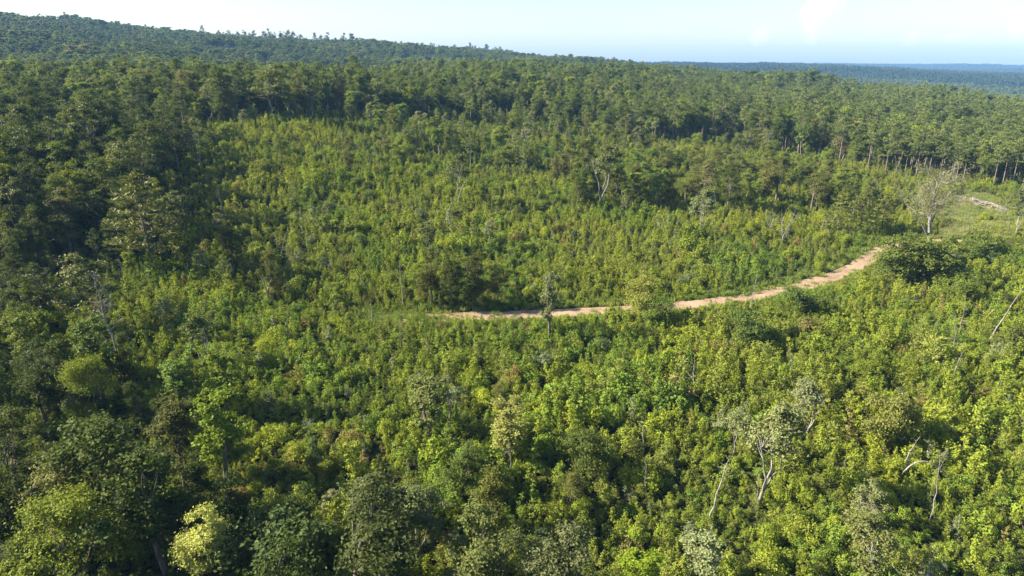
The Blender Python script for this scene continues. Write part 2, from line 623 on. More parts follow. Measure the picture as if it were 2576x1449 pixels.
# ------------------------------------------------------------------ ground
def build_ground():
    az = np.concatenate([np.linspace(-180, -48, 34)[:-1], np.linspace(-48, 48, 241), np.linspace(48, 180, 34)[1:]])
    rd = np.concatenate([[0.5], np.exp(np.linspace(math.log(8), math.log(7000), 310))])
    A, D = np.meshgrid(np.radians(az), rd, indexing='ij')
    X, Y = np.sin(A) * D, np.cos(A) * D
    Z = land(X, Y)
    V = np.stack([X, Y, Z], -1).reshape(-1, 3)
    n, m = len(az), len(rd)
    i, j = np.meshgrid(np.arange(n - 1), np.arange(m - 1), indexing='ij')
    F = np.stack([i * m + j, i * m + j + 1, (i + 1) * m + j + 1, (i + 1) * m + j], -1).reshape(-1, 4)
    o = bpy.data.objects.new('ground', qmesh('ground', [(V, F, GROUND, True)]))
    COL.objects.link(o)
    o['kind'] = 'structure'


build_ground()


def strip(name, pts, width, lift, mat, edge=.5, seed=1, step=1.2):
    pts = np.asarray(pts)[:, :2]
    seg = np.concatenate([[0], np.cumsum(np.linalg.norm(np.diff(pts, axis=0), axis=1))])
    s = np.arange(0, seg[-1], step)
    p = np.stack([np.interp(s, seg, pts[:, k]) for k in (0, 1)], 1)
    for _ in range(6):
        q = p.copy()
        q[2:-2] = (p[:-4] + p[1:-3] + p[2:-2] + p[3:-1] + p[4:]) / 5
        p = q
    t = unit(np.gradient(p, axis=0))
    nrm = np.stack([-t[:, 1], t[:, 0]], 1)
    cols = 9
    V = []
    for k in range(cols):
        f = k / (cols - 1) * 2 - 1
        w = width * .5 * f
        if abs(f) == 1:
            w = w + f * (vnoise(s, s * 0 + f * 9, 4.0, seed) - .5) * 2 * edge
        q = p + nrm * np.broadcast_to(np.asarray(w).reshape(-1, 1), (len(p), 1))
        rut = -.09 * math.exp(-((abs(f) - .42) / .16) ** 2)
        z = land(q[:, 0], q[:, 1]) + lift + (rut if abs(f) < 1 else -.03)
        V.append(np.column_stack([q, z]))
    V = np.stack(V, 1).reshape(-1, 3)
    i, j = np.meshgrid(np.arange(len(p) - 1), np.arange(cols - 1), indexing='ij')
    F = np.stack([i * cols + j, i * cols + j + 1, (i + 1) * cols + j + 1, (i + 1) * cols + j], -1).reshape(-1, 4)
    o = bpy.data.objects.new(name, qmesh(name, [(V, F, mat, True)]))
    COL.objects.link(o)
    o['kind'] = 'structure'
    return p


ROAD_PX = [(950, 803), (1040, 801), (1100, 799), (1200, 797), (1300, 793), (1400, 789), (1500, 784), (1600, 779), (1700, 772), (1800, 762), (1880, 751),
           (1950, 738), (2020, 722), (2080, 703), (2135, 680), (2175, 658), (2208, 634), (2240, 619), (2290, 611), (2350, 608), (2420, 608), (2500, 612), (2600, 620), (2800, 640)]
road_pts = np.array([at(u, v) for u, v in ROAD_PX])
road_path = strip('dirt_road', road_pts, 4.3, .12, ROAD, .5)

MEADOW_PX = [(2352, 603), (2372, 560), (2385, 520), (2384, 492), (2420, 480), (2480, 490), (2550, 515), (2640, 545), (2680, 590), (2640, 606), (2500, 601), (2420, 598)]


def inside(poly, u, v):
    poly = np.asarray(poly, float)
    res = np.zeros(np.shape(u), bool)
    j = len(poly) - 1
    for i in range(len(poly)):
        (xi, yi), (xj, yj) = poly[i], poly[j]
        c = ((yi > v) != (yj > v)) & (u < (xj - xi) * (v - yi) / (yj - yi + 1e-9) + xi)
        res ^= c
        j = i
    return res


def road_distance(x, y):
    """distance to the road's middle and whether the point lies on the camera's side"""
    best = np.full(np.shape(x), 1e9)
    side = np.zeros(np.shape(x))
    P = road_path[::3]
    for k in range(len(P)):
        d = np.hypot(x - P[k, 0], y - P[k, 1])
        near = d < best
        best = np.where(near, d, best)
        side = np.where(near, np.hypot(x, y) - np.hypot(*P[k]), side)
    return best, side


def build_meadow():
    q = np.array([at(u, v) for u, v in MEADOW_PX])
    c = q[:, :2].mean(0)
    V, F, n, rings = [], [], len(q), 14
    for k in range(rings):
        f = (k + .02) / (rings - 1) * 1.02
        p = c + (q[:, :2] - c) * f
        V.append(np.column_stack([p, land(p[:, 0], p[:, 1]) + (.07 if k < rings - 1 else -.05)]))
    V = np.concatenate(V)
    for k in range(rings - 1):
        for i in range(n):
            j = (i + 1) % n
            F.append((k * n + i, (k + 1) * n + i, (k + 1) * n + j, k * n + j))
    o = bpy.data.objects.new('meadow_ground', qmesh('meadow_ground', [(V, np.array(F), GRASSY, True)]))
    COL.objects.link(o)
    o['kind'] = 'structure'


build_meadow()

# ------------------------------------------------------------------ where the woods stand (read from the photograph's bases of trees)
EDGE_U = [-600, 430, 520, 600, 700, 860, 1000, 1100, 1250, 1400, 1500, 1600, 1700, 1800, 1900, 2000, 2100, 2230, 2350, 2480, 2576, 3200]
EDGE_V = [400, 380, 330, 305, 300, 290, 300, 300, 290, 312, 330, 345, 355, 355, 370, 395, 415, 440, 462, 468, 473, 480]
LEFT_V = [300, 330, 400, 450, 500, 560, 620, 670, 690, 730, 900, 960, 1050, 1150, 1250, 1350, 1500, 1700, 2000]
LEFT_U = [560, 520, 480, 450, 425, 440, 480, 540, 230, 110, 170, 230, 350, 500, 640, 760, 900, 980, 1050]


def woods(u, v):
    return (v < np.interp(u, EDGE_U, EDGE_V)) | (u < np.interp(v, LEFT_V, LEFT_U))


# colours of leaves (linear)
C_OAK, C_OAK2, C_OLIVE = (.046, .066, .016), (.098, .125, .028), (.104, .110, .030)
C_BRIGHT, C_YELLOW, C_PALE = (.155, .180, .028), (.21, .225, .045), (.18, .185, .085)
C_PINE, C_PINE2 = (.068, .091, .026), (.110, .136, .037)

# ------------------------------------------------------------------ tree kinds, each with several forms
BROAD = [broadleaf(101, 14, 8.2, .06, 36, 8600, .24), broadleaf(102, 15, 7.4, .05, 38, 8600, .24), broadleaf(103, 13, 9.0, .05, 40, 9400, .24, .75),
         broadleaf(104, 14, 7, .05, 34, 8000, .24), broadleaf(105, 16, 8, .05, 42, 9400, .24), broadleaf(106, 12, 8, .03, 34, 8000, .24, .75)]
BUSH = [broadleaf(151, 7, 7.6, .02, 30, 7000, .20, .7), broadleaf(152, 6, 7.0, .02, 28, 6500, .20, .7), broadleaf(153, 7.5, 6.6, .02, 28, 6500, .20, .75)]
POPLAR = [broadleaf(111, 14, 5.2, base=.04, clumps=30, leaves=6600, leaf=.24), broadleaf(112, 13, 4.6, base=.04, clumps=28, leaves=6200, leaf=.24), broadleaf(113, 12, 5.6, base=.05, clumps=30, leaves=6600, leaf=.24)]
SPARSE = [broadleaf(121, 12, 8, base=.26, clumps=26, leaves=4600, leaf=.26, open_=.45, forks=2), broadleaf(122, 13, 7, base=.28, clumps=24, leaves=4200, leaf=.26, open_=.45, forks=3),
          broadleaf(123, 11, 6, base=.24, clumps=22, leaves=3600, leaf=.25, open_=.45, forks=2)]
PINES = [pine(131, 18, 6.8), pine(132, 19, 6.2, .56), pine(133, 17, 7.2, .5), pine(134, 18, 6.0, .6, 40), pine(135, 16, 6.6, .42, 52)]
SCRUBPINES = [pine(141, 13, 8, .22, 54, True, .40, 12), pine(142, 12, 7.4, .18, 50, True, .40, 12), pine(143, 11, 7, .15, 48, True, .40, 12)]
ACCENT = [broadleaf(161, 12, 5.4, .08, 46, 15000, .17), broadleaf(162, 11, 11, .22, 44, 9500, .19, .5, .3, forks=3)]
FORMS = {}
for kind, lst, lm, bm in (('broad', BROAD, LEAF, BARK), ('bush', BUSH, LEAF, BARK), ('accent', ACCENT, LEAF, BARK), ('poplar', POPLAR, LEAF, BARK), ('sparse', SPARSE, SILVER, PALE), ('pine', PINES, NEEDLE, PINEBARK), ('scrub', SCRUBPINES, NEEDLE, BARK)):
    FORMS[kind] = []
    for w, c in lst:
        FORMS[kind].append((qmesh('trunk', [(*w, bm, True)]), qmesh('crown', [(*c, lm, False)]), float(c[0][:, 2].max()), (w, c, lm, bm)))

TREES = []      # every single tree: dict(kind, form, x, y, z, h, wide, rz, color, label)


def add_tree(kind, form, p, h, color, wide=None, rz=None, label=None, name=None, tilt=(0, 0)):
    TREES.append(dict(kind=kind, form=form, p=p, h=h, color=color, wide=wide or 1.0, rz=rng.uniform(0, 6.28) if rz is None else rz, label=label, name=name, tilt=tilt))


# ---- trees singled out in the photograph: kind, form, base (u, v), top v, colour, width factor, label
def jig(c, s=.12):
    k = 1 + rng.uniform(-s, s)
    return tuple(np.array(c) * k * (1 + rng.uniform(-.05, .05, 3)))


FEATURES = [
    ('poplar', 0, 98, 208, 138, (.13, .15, .03), 1.5, 'bright poplar on the far left of the forest crest'),
    ('poplar', 2, 372, 212, 139, (.16, .185, .03), 1.5, 'bright yellow green poplar left on the forest crest'),
    ('poplar', 1, 398, 212, 146, (.15, .175, .03), 1.5, 'second bright poplar of the pair on the forest crest'),
    ('poplar', 0, 470, 215, 150, (.13, .145, .05), 1.5, 'rounded grey green tree on the forest crest'),
    ('bush', 2, 2350, 720, 628, (.10, .125, .032), 1.0, 'wide green bush below the big pale road tree'),
    ('bush', 1, 2420, 760, 690, (.09, .12, .032), .9, 'round green bush at the right before the road'),
    ('bush', 0, 1650, 838, 757, (.085, .12, .03), .8, 'dark pointed bush in front of the pale road edge tree'),
    ('bush', 2, 2545, 905, 838, (.085, .10, .03), .9, 'dark bush beside the foot of the leaning pole'),
    ('bush', 1, 2170, 950, 890, (.12, .15, .03), 1.0, 'green mound of leaves in the right thicket'),
    ('bush', 0, 1480, 1210, 1090, (.07, .09, .026), .8, 'dark shaded bush right of the pale yellowish crown'),
    ('bush', 1, 1850, 505, 452, (.10, .13, .03), 1.0, 'green bush at the foot of the dark hardwood'),
    ('accent', 0, 512, 1520, 1285, (.30, .32, .12), .84, 'pale yellow green poplar standing brightly lit at the bottom edge'),
    ('accent', 1, 215, 1500, 1243, (.135, .165, .034), .92, 'open branched bright green tree at the lower left corner'),
    ('broad', 2, 285, 1400, 1075, (.065, .092, .028), 1.1, 'broad dark oak above the open branched tree'),
    ('broad', 0, 425, 1445, 1130, (.060, .088, .026), 1.1, 'large rounded dark oak behind the pale yellow poplar'),
    ('broad', 4, 60, 1330, 1055, (.070, .088, .030), 1.0, 'dark tree with pale leaf tips at the left edge'),
    ('broad', 3, 467, 1230, 1000, (.092, .104, .04), 1.0, 'olive crowned tree above the two dark oaks'),
    ('poplar', 1, 585, 1240, 1000, (.115, .158, .028), .9, 'narrow bright green tree right of the olive crown'),
    ('accent', 1, 235, 1085, 905, (.125, .155, .028), .8, 'yellow green feathery tree near the left edge'),
    ('scrub', 1, 705, 1420, 1243, (.13, .155, .032), .7, 'bright pointed scrub pine right of the pale yellow poplar'),
    ('bush', 2, 668, 1500, 1325, (.062, .088, .035), 1.0, 'low dark blue green tree at the bottom beside the pale poplar'),
    ('broad', 1, 920, 1560, 1255, (.066, .085, .033), 1.2, 'big dark oak rising from the bottom edge left of centre'),
    ('broad', 0, 1205, 1560, 1290, (.125, .150, .062), 1.0, 'pale grey green oak at the bottom edge near the centre'),
    ('sparse', 1, 975, 1390, 1193, (.17, .175, .09), 1.1, 'grey green tree with visible branches above the big dark oak'),
    ('sparse', 0, 1060, 1400, 1215, (.16, .175, .085), 1.0, 'pale grey leaved tree right of the branchy grey green tree'),
    ('broad', 3, 1240, 1370, 1180, (.11, .125, .036), 1.0, 'olive green tree behind the pale oak near the bottom centre'),
    ('poplar', 2, 1275, 1180, 1000, (.20, .21, .075), 1.15, 'pale yellowish crown among saplings in the lower centre'),
    ('broad', 5, 1168, 1260, 1112, (.095, .135, .04), .95, 'rounded fresh green tree left of the pale yellowish crown'),
    ('broad', 1, 1395, 1560, 1300, (.12, .14, .075), .9, 'grey green tree at the bottom edge right of centre'),
    ('poplar', 1, 1085, 1120, 955, (.12, .14, .06), 1.1, 'tall grey green tree beside the thin bare trunk'),
    ('poplar', 0, 1605, 1530, 1366, (.15, .20, .03), 1.4, 'bright green young poplar at the bottom edge'),
    ('sparse', 2, 1770, 1500, 1350, (.27, .28, .18), 1.3, 'silvery pale bush tree at the bottom edge below the leaning trunk'),
    ('sparse', 0, 2180, 1500, 1310, (.19, .19, .085), 1.1, 'pale brownish green tree at the lower right'),
    ('sparse', 1, 1912, 1282, 1040, (.25, .25, .14), .9, 'pale leaved tree with white leaning trunk amid saplings'),
    ('sparse', 2, 1845, 1150, 1030, (.26, .27, .16), 1.0, 'silvery leaved small tree left of the white leaning trunk'),
    ('sparse', 1, 2030, 1100, 972, (.27, .27, .18), 1.1, 'whitish leaved tree above the white leaning trunk'),
    ('bush', 2, 2225, 1130, 1000, (.125, .135, .046), .68, 'olive brown bushy tree in the right thicket'),
    ('scrub', 0, 385, 690, 440, (.105, .115, .034), 1.1, 'big layered scrub pine at the left clearing edge'),
    ('poplar', 2, 477, 690, 570, (.14, .165, .032), 1.3, 'bright leafy tree right of the big layered pine'),
    ('broad', 3, 590, 700, 562, (.095, .110, .035), 1.0, 'olive oak right of the bright leafy tree'),
    ('sparse', 0, 250, 850, 655, (.145, .15, .055), 1.2, 'thin crowned olive tree wrapped round the tall grey snag'),
    ('sparse', 1, 515, 935, 800, (.16, .185, .05), 1.0, 'thin leafed tree with pale stems right of the tall grey snag'),
    ('sparse', 2, 1079, 645, 560, (.15, .165, .07), 1.1, 'small pale tree with white trunk in the middle of the clearing'),
    ('broad', 0, 1085, 772, 640, (.090, .100, .030), 1.0, 'olive oak in the dark clump above the road end'),
    ('broad', 2, 1140, 775, 655, (.078, .094, .028), .95, 'wide oak second from left in the clump above the road end'),
    ('broad', 4, 1195, 776, 640, (.085, .098, .030), .9, 'tall oak in the middle of the clump above the road end'),
    ('broad', 5, 1252, 768, 665, (.10, .115, .034), .95, 'rightmost oak of the clump above the road end'),
    ('poplar', 1, 1380, 860, 695, (.13, .15, .085), .62, 'slender grey green tree standing before the dirt road'),
    ('bush', 0, 1612, 812, 708, (.155, .17, .05), .75, 'pale rounded yellow green tree leaning over the road edge'),
    ('sparse', 1, 1760, 606, 485, (.22, .24, .14), 1.0, 'silvery tree with white trunk left of the bare shrubs'),
    ('scrub', 2, 2105, 592, 490, (.115, .13, .034), 1.1, 'left layered scrub pine beside the bend of the road'),
    ('scrub', 0, 2160, 590, 475, (.105, .12, .034), 1.0, 'middle layered scrub pine beside the bend of the road'),
    ('scrub', 1, 2215, 585, 490, (.115, .13, .034), 1.0, 'right layered scrub pine beside the bend of the road'),
    ('bush', 0, 2250, 712, 600, (.085, .11, .032), 1.0, 'dark bushy tree hiding the bend of the road'),
    ('bush', 1, 2300, 705, 612, (.095, .12, .034), .9, 'green bushy tree right of the tree hiding the road bend'),
    ('bush', 1, 2012, 800, 726, (.075, .105, .03), 1.0, 'dark round bush tree before the road'),
    ('bush', 2, 1885, 880, 800, (.07, .10, .03), .9, 'dark round bush below the road in the right thicket'),
    ('bush', 2, 2475, 650, 590, (.10, .13, .034), .9, 'small green tree beside the far road end'),
    ('bush', 1, 2415, 660, 608, (.09, .12, .034), 1.0, 'low green shrub tree before the far road'),
    ('sparse', 0, 2556, 590, 478, (.18, .19, .11), 1.0, 'pale thin tree at the right edge by the meadow'),
    ('broad', 4, 1480, 490, 358, (.060, .078, .026), .8, 'dark tall tree of the pair in mid clearing'),
    ('sparse', 1, 1510, 528, 372, (.17, .18, .085), .9, 'pale tree with white trunk in front of the dark tall tree'),
    ('sparse', 2, 1599, 395, 320, (.18, .18, .09), .8, 'slim pale tree with light trunk at mid clearing'),
    ('poplar', 0, 1105, 395, 312, (.11, .165, .03), 1.2, 'bright green cone shaped tree high in the clearing'),
    ('sparse', 0, 688, 306, 168, (.17, .185, .07), 1.15, 'pale forked tree with broad crown at the upper forest edge'),
    ('sparse', 2, 505, 430, 300, (.19, .20, .10), .8, 'pale narrow tree at the left corner of the upper clearing'),
    ('sparse', 1, 1155, 520, 395, (.15, .16, .065), .9, 'tall thin olive tree in the upper middle of the clearing'),
    ('broad', 1, 1945, 520, 398, (.125, .135, .05), 1.0, 'pale rounded hardwood above the bare shrubs'),
    ('broad', 4, 1835, 540, 415, (.068, .09, .028), 1.0, 'dark hardwood left of the pale rounded hardwood'),
    ('broad', 2, 1770, 525, 405, (.15, .16, .08), .9, 'grey green hardwood above the silvery white trunked tree'),
    ('broad', 0, 1655, 520, 415, (.085, .105, .035), .95, 'green hardwood in the belt right of the white trunk'),
    ('broad', 3, 1600, 500, 410, (.10, .11, .04), .9, 'olive hardwood between two dark trees in the belt'),
    ('broad', 5, 1420, 470, 372, (.125, .13, .06), .9, 'grey olive tree left of the dark tall pair'),
    ('broad', 1, 2060, 500, 420, (.11, .125, .042), .9, 'olive hardwood at the right end of the belt'),
    ('broad', 2, 2118, 405, 300, (.17, .165, .085), .9, 'pale brownish hardwood before the right pine stand'),
    ('poplar', 2, 1915, 380, 285, (.115, .125, .05), .9, 'light green hardwood before the far pine forest'),
    ('broad', 0, 330, 1000, 850, (.10, .115, .038), .8, 'mid green tree at the foot of the tall grey snag'),
    ('broad', 1, 130, 1020, 845, (.055, .078, .028), .9, 'shaded dark tree left of the yellow green feathery tree'),
    ('poplar', 0, 480, 1060, 880, (.11, .16, .045), 1.1, 'fresh green tree right of the yellow green feathery tree'),
    ('poplar', 2, 575, 1050, 870, (.14, .18, .04), 1.1, 'bright poplar in the thicket left of centre'),
    ('broad', 4, 60, 770, 650, (.065, .08, .03), .9, 'dark tree in shade at the left edge below the pines'),
    ('broad', 0, 690, 760, 640, (.105, .12, .04), .7, 'olive tree behind the forked bare trunk'),
]
SPECIAL_NAME = {}
for kind, form, u, vb, vt, col, wide, label in FEATURES:
    p = at(u, vb)
    add_tree(kind, form, p, height_to(p, vt) * (1.18 if kind == 'bush' else 1.07), tuple(np.array(col) * ((.50, .55, .38) if kind == 'sparse' else (.74, .71, .55) if kind == 'broad' else (.90, .89, .72))), wide * (1.28 if vb < 545 else 1.22), None, label)
FEATURE_N = len(TREES)

# tall pines with bare trunks at the right forest edge
for u, vb, vt in ((2252, 432, 330), (2276, 436, 326), (2290, 440, 340), (2307, 430, 318), (2325, 426, 322), (2343, 440, 330), (2362, 438, 335), (2385, 446, 330),
                  (2405, 452, 345), (2428, 450, 338), (2452, 458, 350), (2477, 456, 342), (2497, 474, 362), (2520, 472, 352), (2545, 470, 345), (2570, 476, 355),
                  (1215, 288, 214), (1232, 290, 206), (1243, 287, 216), (1258, 292, 210), (1275, 288, 218), (1180, 288, 205), (1145, 288, 212)):
    p = at(u, vb)
    add_tree('pine', int(rng.integers(0, 4)), p, height_to(p, vt), jig(C_PINE2, .1), 1.1)


# ---- the woods at large
def forest_points():
    X, Y = lattice(-1500, 1500, 40, 2100, 6.0, 21, 1.0)
    r = np.hypot(X, Y)
    rr = np.random.default_rng(5)
    keep = (np.abs(np.degrees(np.arctan2(X, Y))) < 43) & (r < 2150)
    keep &= rr.uniform(0, 1, len(X)) < np.where(r > 700, .58, .94)
    X, Y = X[keep], Y[keep]
    Z = land(X, Y)
    u, v, d = project(X, Y, Z)
    w = woods(u + (vnoise(X, Y, 9, 8) - .5) * 40, v + (vnoise(X, Y, 12, 9) - .5) * 16)
    rd, _ = road_distance(X, Y)
    keep = w & (v < 2000) & (rd > 9) & ((vnoise(X, Y, 32, 19) * .6 + vnoise(X, Y, 85, 20) * .4 > .24) | (np.hypot(X, Y) < 260))
    return X[keep], Y[keep], Z[keep]


FX, FY, FZ = forest_points()
NF = len(FX)
r5 = np.random.default_rng(55)
fu, fv, fd = project(FX, FY, FZ)
frange = np.hypot(FX, FY)
# species: pines towards the right and in bands, broadleaf elsewhere
pine_p = np.clip((fu - 1500) / 700, 0, 1) * .58 + .06
pine_p = np.where(frange < 160, .12, pine_p) + (vnoise(FX, FY, 70, 12) - .5) * .5
is_pine = r5.uniform(0, 1, NF) < pine_p
q = r5.uniform(0, 1, NF)
KINDS_ = np.where(is_pine, np.where((q < .25) & (fu < 1900), 'scrub', 'pine'), np.where(q < .17, 'poplar', np.where(q < .27, 'sparse', 'broad')))
tone = np.clip(vnoise(FX, FY, 45, 14) * .45 + vnoise(FX, FY, 140, 15) * .35 + r5.normal(size=NF) * .34 + .10, 0, 1.5)
FC = mixc(C_OAK, C_OAK2, tone)
FC = np.where((KINDS_ == 'poplar')[:, None], mixc((.10, .14, .034), C_BRIGHT, tone), FC)
FC = np.where((KINDS_ == 'sparse')[:, None], mixc((.095, .115, .035), (.13, .145, .05), tone), FC)
FC = np.where(is_pine[:, None], mixc(C_PINE, C_PINE2, tone), FC)
FC = np.where(((fu < 620) & (frange < 270))[:, None], FC * .74, FC)  # near left stand: its shade is put into darker leaf colours
odd = r5.uniform(0, 1, NF) < .05
FC = np.where((odd & (KINDS_ == 'broad'))[:, None], mixc(C_OLIVE, (.125, .125, .05), tone), FC)
FH = np.where(is_pine, r5.uniform(14, 19, NF), r5.uniform(9.5, 17, NF)) * np.where(KINDS_ == 'scrub', .75, 1)
lowleft = (fv > 680) & (fu < 1100)
FH = FH * (.75 + .5 * vnoise(FX, FY, 55, 18)) * r5.uniform(.85, 1.15, NF)
FH = np.where(lowleft, r5.uniform(8, 13.5, NF), FH)
FH = np.where(frange > 950, FH * .9, FH)
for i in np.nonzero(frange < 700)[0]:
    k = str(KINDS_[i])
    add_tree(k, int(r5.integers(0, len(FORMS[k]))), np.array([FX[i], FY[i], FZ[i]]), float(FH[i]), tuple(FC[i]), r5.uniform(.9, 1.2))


# ---- single trees standing about the clearing
def clearing_trees():
    X, Y = lattice(-260, 300, 45, 420, 7.0, 31, 1.0)
    rr = np.random.default_rng(32)
    Z = land(X, Y)
    u, v, d = project(X, Y, Z)
    rd, side = road_distance(X, Y)
    open_ = ~woods(u, v) & (u > -80) & (u < 2660) & (v < 1640) & (v > 285) & (rd > 8) & ~((side < 0) & (rd < 26)) & ~inside(MEADOW_PX, u, v)
    dens = .10 + .40 * np.clip((445 - v) / 90, 0, 1) * (u > 950)
    dens = np.where((v > 440) & (v < 535) & (u > 1430) & (u < 2190), .62, dens)
    dens = np.where((u < 900) & (v > 800), .22, dens)
    dens = np.where((u < 760) & (v > 560) & (v < 800), .2, dens)
    dens = np.where((v > 1150) & (u < 1500), .20, dens)
    dens = np.where((v > 1000) & (u > 1500), .018, dens)
    dens = np.where((v > 560) & (v < 1000) & (u > 1300), .022, dens)
    ok = open_ & (rr.uniform(0, 1, len(X)) < dens * (.4 + 1.2 * vnoise(X, Y, 25, 33)))
    for i in np.nonzero(ok)[0]:
        belt = 440 < v[i] < 540 and 1430 < u[i] < 2190
        q = rr.uniform() * (.62 if belt else 1)
        k = 'broad' if q < .34 else 'bush' if q < .5 else 'poplar' if q < .64 else 'sparse' if q < .86 else 'scrub' if q < .95 else 'pine'
        c = {'bush': mixc(C_OAK2, (.12, .15, .03), rr.uniform(0, 1, 1))[0], 'broad': mixc(C_OAK2, C_OLIVE, rr.uniform(0, 1, 1))[0], 'poplar': mixc((.10, .15, .034), C_BRIGHT, rr.uniform(0, 1, 1))[0],
             'sparse': mixc((.11, .125, .045), (.14, .15, .065), rr.uniform(0, 1, 1))[0], 'scrub': np.array(C_PINE2), 'pine': np.array(C_PINE2)}[k]
        far = v[i] < 440
        h = rr.uniform(6.5, 12.5) if far else rr.uniform(8, 13.5) if belt else rr.uniform(3.6, 7.5)
        if k == 'pine':
            h *= 1.3
        if k == 'bush':
            h *= .62
        add_tree(k, int(rr.integers(0, len(FORMS[k]))), np.array([X[i], Y[i], Z[i]]), h, tuple(c * (rr.uniform(.6, 1.3) if belt else rr.uniform(.8, 1.2))), rr.uniform(.95, 1.3))


clearing_trees()

# trees on the skyline of the left ridge that stand above the rest
for u, vt, k, h in ((508, 68, 'pine', 16), (518, 76, 'pine', 13), (549, 71, 'pine', 15), (573, 76, 'sparse', 15), (600, 80, 'sparse', 13), (616, 77, 'sparse', 15), (628, 75, 'sparse', 16), (640, 80, 'sparse', 14),
                    (664, 78, 'broad', 19), (676, 80, 'broad', 18), (690, 80, 'broad', 18), (705, 82, 'broad', 17), (720, 84, 'broad', 17), (735, 83, 'broad', 18), (755, 88, 'broad', 17), (770, 94, 'broad', 14),
                    (790, 90, 'broad', 18), (805, 94, 'broad', 17), (825, 96, 'broad', 17), (845, 99, 'broad', 16), (865, 100, 'broad', 18), (885, 103, 'broad', 17), (905, 106, 'broad', 16), (995, 113, 'pine', 15),
                    (1035, 122, 'broad', 12), (1046, 122, 'broad', 12), (1125, 124, 'pine', 12), (1182, 125, 'broad', 15), (1195, 126, 'broad', 14), (1225, 128, 'broad', 14)):
    a = math.atan((u - CX) / FPX * 1.0 / (CP + (CYP - vt) / FPX * SP))
    rs = np.linspace(900, 1750, 120)
    zz = land(np.sin(a) * rs, np.cos(a) * rs)
    rb = rs[int(np.argmax((zz - CAM_Z) / rs))]
    p = np.array([math.sin(a) * rb, math.cos(a) * rb, float(land(math.sin(a) * rb, math.cos(a) * rb))])
    add_tree(k, int(rng.integers(0, len(FORMS[k]))), p, h * rng.uniform(1.15, 1.7), jig(C_PINE if k == 'pine' else C_OAK), 1.0, None, None, 'skyline')

# nothing of the random stand may hide the trees singled out at the lower left
_keep = []
for _i, _t in enumerate(TREES):
    ok = True
    if _i >= FEATURE_N:
        _u, _v, _d = project(*(_t['p'] + np.array([0, 0, _t['h'] * .7])))
        for _f in TREES[:FEATURE_N]:
            fu_, fv_, fd_ = project(*(_f['p'] + np.array([0, 0, _f['h'] * .6])))
            if np.hypot(*(_f['p'] - _t['p'])[:2]) < .20 * (_f['h'] + _t['h']) * .62:
                ok = False
            if _f['kind'] == 'accent' and _d < fd_ and abs(_u - fu_) < 130 and _v < fv_ + 170:
                ok = False
    if ok:
        _keep.append(_t)
TREES = _keep

# ------------------------------------------------------------------ split trees: the ones that show largest stand singly, the rest are one mass
TU, TV, TD = project(*np.array([t['p'] + np.array([0, 0, t['h'] * .65]) for t in TREES]).T)
KIND_NAME = {'broad': 'broadleaf_tree', 'bush': 'bushy_tree', 'accent': 'broadleaf_tree', 'poplar': 'poplar_tree', 'sparse': 'pale_tree', 'pine': 'pine_tree', 'scrub': 'scrub_pine'}
show = np.array([t['h'] * t['wide'] for t in TREES]) / TD
inview = (TU > -25) & (TU < 2601) & (TV > 0) & (TV < 1500)
single = np.zeros(len(TREES), bool)
single[:FEATURE_N] = True
for kk in KIND_NAME:
    idx = [i for i, t in enumerate(TREES) if t['kind'] == kk and inview[i]]
    idx.sort(key=lambda i: -(show[i] + (9 if i < FEATURE_N else 0) + (5 if TREES[i]['name'] else 0)))
    single[idx[:290 if kk in ('broad', 'pine') else 200]] = True

LANDMARKS = [(515, 1350, 'the pale yellow poplar'), (215, 1330, 'the open branched corner tree'), (300, 800, 'the tall grey snag'), (385, 560, 'the big layered scrub pine'),
             (680, 230, 'the pale forked tree'), (1130, 1020, 'the thin bare trunk'), (1160, 700, 'the oak clump above the road'), (1390, 770, 'the slender tree before the road'),
             (1612, 755, 'the pale tree at the road edge'), (1760, 545, 'the silvery white trunked tree'), (1975, 570, 'the bare shrubs'), (2335, 510, 'the big pale tree by the road'),
             (2470, 515, 'the grey brush pile'), (2505, 800, 'the leaning bare pole'), (1785, 1240, 'the leaning white trunk'), (2320, 1160, 'the arched bare branch'),
             (1505, 440, 'the white trunk in mid clearing'), (1245, 250, 'the bare pine trunks'), (2340, 390, 'the tall right pine stand'), (785, 1120, 'the crooked dead twig tree'),
             (2050, 330, 'the gap before the right pines'), (2240, 300, 'the right pine slope'), (2480, 300, 'the far right pines'), (2500, 400, 'the pines over the meadow'), (1750, 330, 'the mid forest edge'), (80, 200, 'the hazy left ridge slope'), (1900, 260, 'the right forest slope'), (1105, 350, 'the bright green cone tree'), (675, 740, 'the forked bare trunk'),
             (2100, 690, 'the bend of the road'), (920, 1400, 'the big dark oak at the bottom'), (2180, 1400, 'the pale brownish lower right tree'), (820, 130, 'the ridge top woods'), (1500, 200, 'the hazy middle slope')]
ORD = ['nearest', 'second', 'third', 'fourth', 'fifth', 'sixth', 'seventh', 'eighth', 'ninth', 'tenth', 'eleventh', 'twelfth', 'thirteenth', 'fourteenth', 'fifteenth', 'sixteenth', 'seventeenth', 'eighteenth', 'nineteenth', 'twentieth'] + ['twenty ' + w for w in ('first', 'second', 'third', 'fourth', 'fifth', 'sixth', 'seventh', 'eighth', 'ninth')] + ['thirtieth'] + ['thirty ' + w for w in ('first', 'second', 'third', 'fourth', 'fifth', 'sixth', 'seventh', 'eighth', 'ninth')]


def color_word(c):
    v = max(c)
    if min(c) > .055:
        return 'pale grey green'
    if c[0] > c[1] * .97:
        return 'olive brown'
    if v > .15:
        return 'bright yellow green'
    if v > .115:
        return 'fresh green'
    if v > .095:
        return 'mid green'
    return 'dark green'


